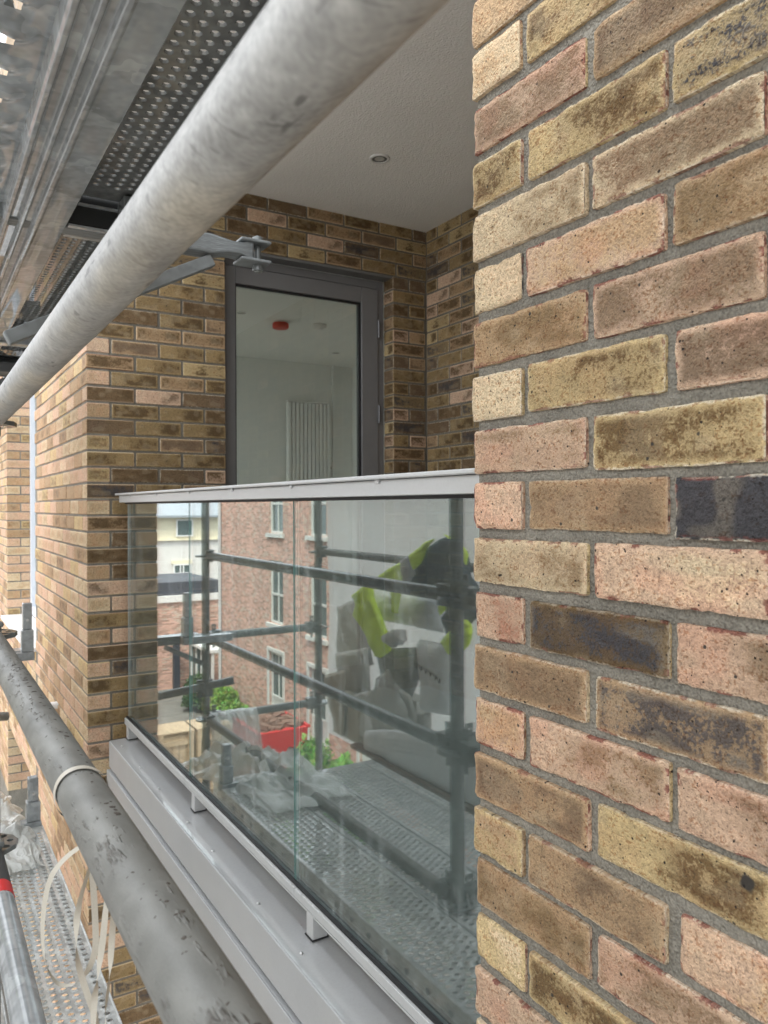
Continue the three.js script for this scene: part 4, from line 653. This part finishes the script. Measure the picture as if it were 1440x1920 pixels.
  for (const [poly, q, seed, label, m] of [[[[-4.22, -0.62], [-3.86, -0.50], [-3.80, -0.90], [-4.05, -1.0], [-4.24, -0.92]], -0.56, 21, 'pale grey card sheet leaning left of the yellow vest', M.gray], [[[-4.1, -1.0], [-3.84, -0.92], [-3.86, -1.3], [-4.0, -1.31]], -0.40, 22, 'ribbed beige card standing on the deck end', M.card], [[[-3.56, -0.92], [-3.42, -0.84], [-3.24, -1.04], [-3.3, -1.3], [-3.58, -1.28]], -0.43, 23, 'folded light paper sheet in front of the heap', M.paper], [[[-3.82, -1.06], [-3.56, -0.98], [-3.14, -1.08], [-3.16, -1.26], [-3.84, -1.28]], -0.44, 24, 'long grey card strip behind the white film', M.gray]]) {
    const k = thing('card_sheet', V3(poly[0][0], -1.32, q), label, 'cardboard'); part('sheet', pillow(poly, q, 0.018, seed, 0.02), m, k);
  }
  const pf = thing('film_wrapped_board', V3(-3.2, -1.36, -0.4), 'board wrapped in white film standing on the deck in front of the heap', 'wrapped board'); part('film', pillow([[-3.60, -1.20], [-3.2, -1.10], [-2.2, -1.0], [-2.2, -1.30], [-3.60, -1.31]], -0.40, 0.05, 18, 0.015), M.whiteFilm, pf); part('timber_foot', box(-3.71, -2.1, -1.319, -1.297, -0.42, -0.36, 0.003), std({ color: C(0.16, 0.09, 0.06), roughness: 0.8 }), pf);
}
{ // grey sheeting tied to the outer posts
  const mk = (x0, x1, seed, label) => { const t = thing('scaffold_sheeting', V3((x0 + x1) / 2, -1.5, QO - 0.06), label, 'tarpaulin'); part('sheet', surf(60, 60, (u, v) => V3(mix(x0, x1, u), mix(-1.5, 0.55, v), QO - 0.05 + 0.02 * N3(u * 5 + seed, v * 3, 2) + 0.01 * N3(u * 22, v * 6 + seed, 5))), phys({ color: C(0.72, 0.72, 0.70), roughness: 0.95, transmission: 0.6, thickness: 0 }), t); part('sheet_seam', box(x0, x1, 0.1, 0.13, QO - 0.02, QO - 0.018), M.gray, t); for (let i = 0; i < 5; i++) part('tie', tube(V3(x0 + 0.02, -1.2 + i * 0.4, QO - 0.05), V3(x0 - 0.03, -1.18 + i * 0.4, QO), 0.003, 6), M.white, t); };
  mk(-4.58, -2.08, 3, 'grey translucent sheeting behind the safety vest'); mk(-2.02, 0.5, 8, 'grey sheeting on the near bay, outside the guard rails');
}
{ // crumpled polythene hanging off the lowest cross tube at the far end of the deck
  const t = thing('polythene_film', V3(-4.3, -1.8, 0.1), 'crumpled clear polythene draped over the cross tube beyond the deck', 'plastic film');
  part('hanging_film', surf(70, 60, (u, v) => { const q = mix(0.16, -0.16, u), n = N3(u * 4, v * 3, 1) * 0.10 + N3(u * 10, v * 6, 2) * 0.05 + N3(u * 24, v * 16, 3) * 0.018, over = ss(0.1, 0, v); return V3(-4.57 + 0.03 * (1 - over) + v * 0.25 + n * (0.3 + v) - over * 0.03, -1.262 - 0.9 * Math.max(0, v - 0.04) + 0.02 * N3(u * 8, v * 4, 7) * v, q + 0.06 * N3(u * 3, v * 5, 4) * v); }), M.film, t);
  part('film_heap', surf(80, 60, (u, v) => { const x = mix(-4.45, -3.05, u), q = mix(0.40, -0.04, v), m = Math.sin(u * Math.PI) * Math.sin(v * Math.PI); const n = 0.5 + 0.8 * N3(u * 5, v * 4, 11) + 0.5 * N3(u * 12, v * 9, 12) + 0.25 * N3(u * 28, v * 22, 13); return V3(x + 0.05 * N3(u * 6, v * 9, 3), -1.5 + 0.2 * Math.min(1, u * 1.25) + 0.24 * (1 - 0.55 * u) * Math.pow(m, 0.6) * n, q + 0.05 * N3(u * 9, v * 6, 8)); }), M.film, t);
}

// ---------------------------------------------------------------- the yard and the houses opposite (seen in the glass)
const GY = -CY;
struct('ground', (() => { const g = new THREE.PlaneGeometry(300, 300, 1, 1); g.rotateX(-Math.PI / 2); g.translate(-20, 0, 0); return metricUV(g); })(), std({ map: concTex, color: C(0.55, 0.55, 0.54), roughness: 0.95 }));
const wallTex = (r, g, b, mr, w) => colorTex(1024, 2.25, (u, v) => { const row = Math.floor(v * 30), fy = (v * 30) % 1, uu = (u * 10 + (row % 2) * 0.5), fx = ((uu % 1) + 1) % 1, id = hash2(Math.floor(uu) % 10, row, 7), j = fy < 0.13 || fx < 0.045, n = 0.8 + 0.4 * vn(u * 200, v * 200, 9, 200), f = 0.6 + 0.75 * id, pale = hash2(Math.floor(uu) % 10, row, 19) > 0.88 ? w : 0; return j ? [mr * n, mr * 0.92 * n, mr * 0.82 * n] : [mix(r * f, 0.55, pale) * n, mix(g * f, 0.45, pale) * n, mix(b * f, 0.36, pale) * n]; });
const buffWall = std({ map: wallTex(0.40, 0.30, 0.19, 0.25, 0.3), roughness: 0.95 }); scene.getObjectByName('facade_wall').material = buffWall;
const redWall = std({ map: wallTex(0.56, 0.33, 0.26, 0.55, 0.85), roughness: 0.95 });
const house = thing('brick_house', V3(-21, GY, -9.2), 'red brick terrace with white sash windows across the yard', 'house');
{
  const q = -9.2, x0 = -31.1, x1 = -8, top = 2.6, holes = [];
  const xs = [-25.3, -22.0, -18.7, -15.4, -12.1, -28.5];
  // wall in strips round its openings
  const cols = [x0]; const w2 = 0.62, sorted = xs.slice(0, 5).sort((a, b) => a - b); const strips = []; let prev = x0;
  const bands = [[0.95, -0.95 + 2.2, -0.95]];
  const win = [[-0.95, 1.35], [-4.15, -1.9], [-8.25, -5.15]];
  for (const x of sorted) { strips.push(box(prev, x - w2, GY, top, q - 0.35, q)); let lo = GY; for (const [a, b] of [...win].reverse()) { if (a > lo + 0.06) strips.push(box(x - w2, x + w2, lo, a, q - 0.35, q)); lo = b; } strips.push(box(x - w2, x + w2, lo, top, q - 0.35, q)); prev = x + w2; }
  strips.push(box(prev, x1, GY, top, q - 0.35, q)); 
  // the wall faces the site: its front is the larger q
  part('wall', strips, redWall, house); part('end_wall', [box(x0, x0 + 0.3, GY, top, q - 8, q - 0.351), box(x1 - 0.3, x1, GY, top, q - 8, q - 0.351)], redWall, house);
  const rf = part('roof', [box(x0 - 0.2, x1 + 0.2, top, top + 0.18, q - 8.2, q + 0.25)], std({ color: C(0.1, 0.105, 0.12), roughness: 0.8 }), house);
  for (const x of [-27, -14]) part('chimney', box(x - 0.5, x + 0.5, top + 0.18, top + 1.6, q - 4.6, q - 3.7), redWall, rf);
  const wm = std({ color: C(0.62, 0.66, 0.64), roughness: 0.5 });
  for (const x of sorted) win.forEach(([a, b], n) => {
    const f = part('window', [box(x - w2, x - w2 + 0.1, a, b, q - 0.16, q - 0.08), box(x + w2 - 0.1, x + w2, a, b, q - 0.16, q - 0.08), box(x - w2 + 0.1, x + w2 - 0.1, b - 0.12, b, q - 0.16, q - 0.08), box(x - w2 + 0.1, x + w2 - 0.1, n === 2 ? -6.82 : a, n === 2 ? -6.72 : a + 0.08, q - 0.16, q - 0.08), box(x - w2 + 0.1, x + w2 - 0.1, (n === 2 ? -5.9 : mix(a, b, 0.44)), (n === 2 ? -5.82 : mix(a, b, 0.44) + 0.08), q - 0.16, q - 0.08), box(x - 0.03, x + 0.03, n === 2 ? -6.72 : a + 0.08, b - 0.12, q - 0.15, q - 0.09)], wm, house);
    part('pane', box(x - w2 + 0.1, x + w2 - 0.1, n === 2 ? -6.75 : a + 0.05, b - 0.1, q - 0.135, q - 0.125), M.farPane, f);
    if (n < 2) part('sill', box(x - w2 - 0.12, x + w2 + 0.12, a - 0.14, a - 0.001, q - 0.2, q + 0.09), wm, f); else { part('panel', box(x - w2 + 0.1, x + w2 - 0.1, a, -6.82, q - 0.15, q - 0.1), wm, f); part('surround', [box(x - w2 - 0.12, x - w2 - 0.001, a, b + 0.12, q - 0.05, q + 0.05), box(x + w2 + 0.001, x + w2 + 0.12, a, b + 0.12, q - 0.05, q + 0.05), box(x - w2, x + w2, b + 0.001, b + 0.12, q - 0.05, q + 0.05)], wm, f); }
  });
  part('drainpipe', tube(V3(-30.95, GY, q + 0.08), V3(-30.95, top, q + 0.08), 0.07, 10), std({ color: C(0.55, 0.57, 0.58), roughness: 0.5 }), house);
}
const cream = std({ color: C(0.8, 0.74, 0.56), roughness: 0.9 }), render1 = std({ color: C(0.72, 0.70, 0.67), roughness: 0.9 }), wf = std({ color: C(0.8, 0.8, 0.79), roughness: 0.5 });
{
  const h = thing('cream_house', V3(-45, GY, -12), 'cream and grey rendered house with slate roof far behind the yard', 'house');
  part('upper_wall', box(-52, -44.6, -1.9, -0.5, -24, -6), cream, h); part('lower_wall', box(-52, -44.65, GY, -1.95, -24, -6), render1, h); part('string_course', box(-52, -44.5, -1.949, -1.901, -24, -6), cream, h);
  const s = surf(1, 1, (u, v) => V3(mix(-44.2, -48.3, v), mix(-0.5, 2.3, v), mix(-24.3, -5.7, u))); part('roof', [s, box(-44.4, -44.15, -0.62, -0.49, -24.3, -5.7)], std({ color: C(0.3, 0.33, 0.36), roughness: 0.7 }), h);
  for (const q of [-11.75, -15.2]) { const w = part('window', [box(-44.62, -44.5, -1.72, -1.65, q - 0.5, q + 0.5), box(-44.62, -44.5, -0.8, -0.72, q - 0.5, q + 0.5), box(-44.62, -44.5, -1.65, -0.8, q + 0.42, q + 0.5), box(-44.62, -44.5, -1.65, -0.8, q - 0.5, q - 0.42)], wf, h); part('pane', box(-44.58, -44.56, -1.65, -0.8, q - 0.42, q + 0.42), M.farPane, w); }
  for (const q of [-11.6, -14.8]) { const w = part('window', [box(-44.66, -44.55, -4.3, -4.22, q - 0.5, q + 0.5), box(-44.66, -44.55, -3.4, -3.32, q - 0.5, q + 0.5), box(-44.66, -44.55, -3.88, -3.82, q - 0.42, q + 0.42), ...[-0.5, -0.12, 0.06, 0.42].map((o) => box(-44.655, -44.56, -4.22, -3.4, q + o, q + o + 0.07))], wf, h); part('pane', box(-44.62, -44.6, -4.22, -3.4, q - 0.43, q + 0.43), M.farPane, w); part('lintel', box(-44.655, -44.57, -3.319, -3.1, q - 0.6, q + 0.6), cream, w); }
}
{
  const h = thing('garage', V3(-36, GY, -9), 'low red brick outbuilding with dark fascia and white parapet', 'outbuilding');
  part('wall', box(-40, -35.2, GY, -4.35, -10.6, -4), redWall, h); part('parapet', box(-40.1, -35.1, -4.349, -4.05, -10.7, -3.9), wf, h); part('fascia', box(-40, -35.3, -4.049, -3.45, -10.6, -4), std({ color: C(0.055, 0.06, 0.08), roughness: 0.5 }), h);
  const t = thing('yard_post', V3(-34.6, GY, -8.3), 'dark timber post standing before the outbuilding', 'post'); part('post', box(-34.75, -34.5, GY, -6.0, -8.5, -8.22, 0.02), std({ color: C(0.03, 0.035, 0.05), roughness: 0.6 }), t); part('post_cap', box(-34.79, -34.46, -5.999, -5.93, -8.54, -8.18, 0.01), std({ color: C(0.05, 0.05, 0.06), roughness: 0.6 }), t);
  const g = thing('glass_porch', V3(-33, GY, -9.6), 'pale framed glazed porch at the end of the brick terrace', 'porch');
  part('porch_roof', box(-34.2, -31.15, -6.1, -5.95, -11, -8.7, 0.02), wf, g); for (let i = 0; i < 5; i++) part('mullion', box(-34.1 + i * 0.7, -34.0 + i * 0.7, GY, -6.101, -8.95, -8.85), wf, g); part('glazing', box(-34.05, -31.25, GY, -6.12, -8.92, -8.90), M.farPane, g);
  const p = thing('rendered_annexe', V3(-32.5, GY, -12), 'pale grey rendered annexe beside the brick terrace', 'building'); part('wall', box(-36, -31.15, GY, 1.9, -16, -10.8), std({ color: C(0.6, 0.62, 0.62), roughness: 0.9 }), p); part('band', [box(-36.02, -31.14, -1.6, -1.45, -16.02, -10.78), box(-36.02, -31.14, -4.7, -4.5, -16.02, -10.78)], wf, p);
}
// timber crates on the ground beside the scaffold
const wood = std({ map: colorTex(256, 0.6, (u, v) => { const a = fbm(u * 3, v * 40, 91, 3), f = 0.75 + 0.5 * a; return [0.50 * f, 0.385 * f, 0.25 * f]; }), roughness: 0.85 });
{
  const crate = (x, q, h0, label) => {
    const c = thing('timber_crate', V3(x, h0, q), label, 'crate', 'stacked pale timber crates'), W = 0.62;
    for (let i = 0; i < 5; i++) { const a = -W / 2 + i * W / 5; part('board', box(x + W / 2 - 0.02, x + W / 2, h0 + 0.1, h0 + 1.25, q + a + 0.003, q + a + W / 5 - 0.003, 0.003), wood, c); part('board', box(x + a + 0.003, x + a + W / 5 - 0.003, h0 + 0.1, h0 + 1.25, q + W / 2 + 0.001, q + W / 2 + 0.021, 0.003), wood, c); }
    for (const h of [0.2, 1.08]) part('batten', box(x + W / 2 + 0.001, x + W / 2 + 0.03, h0 + h, h0 + h + 0.09, q - W / 2, q + W / 2, 0.003), wood, c); for (const s of [-1, 1]) part('corner_post', box(x + W / 2 + 0.0005, x + W / 2 + 0.05, h0, h0 + 1.3, q + s * 0.27 - 0.05, q + s * 0.27 + 0.05, 0.003), wood, c);
    part('core', box(x - W / 2, x + W / 2 - 0.021, h0, h0 + 1.27, q - W / 2, q + W / 2), wood, c); part('lid', box(x - W / 2, x + W / 2 + 0.05, h0 + 1.301, h0 + 1.33, q - W / 2 - 0.02, q + W / 2 + 0.02, 0.003), wood, c); part('strap', [box(x + W / 2 + 0.051, x + W / 2 + 0.053, h0 + 0.6, h0 + 0.63, q - W / 2, q + W / 2)], M.white, c);
  };
  [[-13.9, -2.25], [-13.9, -2.95]].forEach(([x, q], i) => { for (let n = 0; n < 3; n++) crate(x, q, GY + n * 1.45 + 0.1, ['bottom', 'middle', 'top'][n] + ' timber crate in the ' + (i ? 'right hand' : 'left hand') + ' stack below the scaffold'); });
}
{ // red skip with rubble
  const t = thing('skip', V3(-22.2, GY, -7.9), 'red skip filled with rubble in front of the terrace', 'skip'), x = -21.9, q = -7.5, h0 = GY;
  const s = new THREE.Shape([[-1.1, 1.75], [1.1, 1.75], [0.75, 0.1], [-0.75, 0.1]].map((a) => new THREE.Vector2(...a))), g = new THREE.ExtrudeGeometry(s, { depth: 1.5, bevelEnabled: true, bevelSize: 0.03, bevelThickness: 0.03, bevelSegments: 1 }); g.translate(x, CY + h0, -q - 0.75);
  const rm = std({ color: C(0.6, 0.03, 0.03), roughness: 0.5 }); part('hull', g, rm, t); part('rim', [tube(V3(x - 1.13, h0 + 1.79, q - 0.8), V3(x + 1.13, h0 + 1.79, q - 0.8), 0.05, 8), tube(V3(x - 1.13, h0 + 1.79, q + 0.8), V3(x + 1.13, h0 + 1.79, q + 0.8), 0.05, 8)], rm, t);
  const r = rng(61), rub = []; for (let i = 0; i < 160; i++) { const b = new THREE.BoxGeometry(0.12 + 0.25 * r(), 0.1 + 0.12 * r(), 0.1 + 0.15 * r()); b.rotateX(r() * 3); b.rotateY(r() * 3); b.translate(x + (r() - 0.5) * 1.9, CY + h0 + 1.68 + 0.25 * r(), -q + (r() - 0.5) * 1.35); rub.push(b); } part('rubble', rub, std({ color: C(0.2, 0.12, 0.09), roughness: 0.95 }), t, 'stuff');
}
function shrub(name, x, q, w, h, d, n, seed, label, tint) {
  const t = thing(name, V3(x, GY, q), label, 'shrub'), r = rng(seed), P = [], CO = [], v = new THREE.Vector3(), a = new THREE.Vector3(), b = new THREE.Vector3();
  for (let i = 0; i < n; i++) {
    const u = r() * 6.283, k = Math.pow(r(), 0.35), e = Math.acos(2 * r() - 1); v.set(Math.cos(u) * Math.sin(e) * k * w, Math.abs(Math.cos(e)) * k * h, Math.sin(u) * Math.sin(e) * k * d); const cl = N3(v.x * 2.2 + seed, v.y * 2.2, v.z * 2.2); v.multiplyScalar(1 + 0.3 * cl); if (cl < -0.25 && r() < 0.7) continue;
    a.set(r() - 0.5, r() - 0.3, r() - 0.5).normalize(); b.set(r() - 0.5, r() - 0.5, r() - 0.5).cross(a).normalize(); const L = 0.05 + 0.09 * r(), B = L * 0.45, c = tint.map((z) => z * (0.6 + 0.7 * r() + 0.5 * cl)), y0 = 0.25 + v.y;
    for (const [s1, s2] of [[-1, 0], [0, -1], [1, 0], [-1, 0], [1, 0], [0, 1]]) { P.push(x + v.x + a.x * L * s1 + b.x * B * s2, CY + GY + y0 + a.y * L * s1 + b.y * B * s2, -q + v.z + a.z * L * s1 + b.z * B * s2); CO.push(...c); }
  }
  const g = new THREE.BufferGeometry(); g.setAttribute('position', new THREE.Float32BufferAttribute(P, 3)); g.setAttribute('color', new THREE.Float32BufferAttribute(CO, 3)); g.computeVertexNormals();
  part('foliage', g, phys({ vertexColors: true, roughness: 0.8, transmission: 0.3, thickness: 0 }), t); const st = []; for (let i = 0; i < 7; i++) st.push(tube(V3(x + (r() - 0.5) * 0.2, GY, q), V3(x + (r() - 0.5) * w, GY + 0.6 * h, q + (r() - 0.5) * d), 0.02, 6)); part('stems', st, std({ color: C(0.1, 0.07, 0.04), roughness: 0.9 }), t);
}
shrub('leafy_shrub', -16.7, -6.6, 1.2, 2.3, 1.0, 12000, 5, 'bright green bushy shrub beside the red skip', [0.16, 0.33, 0.06]);
shrub('leafy_shrub', -28.6, -8.5, 1.9, 1.1, 0.6, 9000, 6, 'low yellow green hedge at the foot of the brick terrace', [0.2, 0.36, 0.06]);
shrub('leafy_shrub', -31.0, -8.2, 0.8, 1.3, 0.6, 4000, 8, 'small dark shrub by the glazed porch', [0.06, 0.12, 0.04]);

renderer.render(scene, camera);
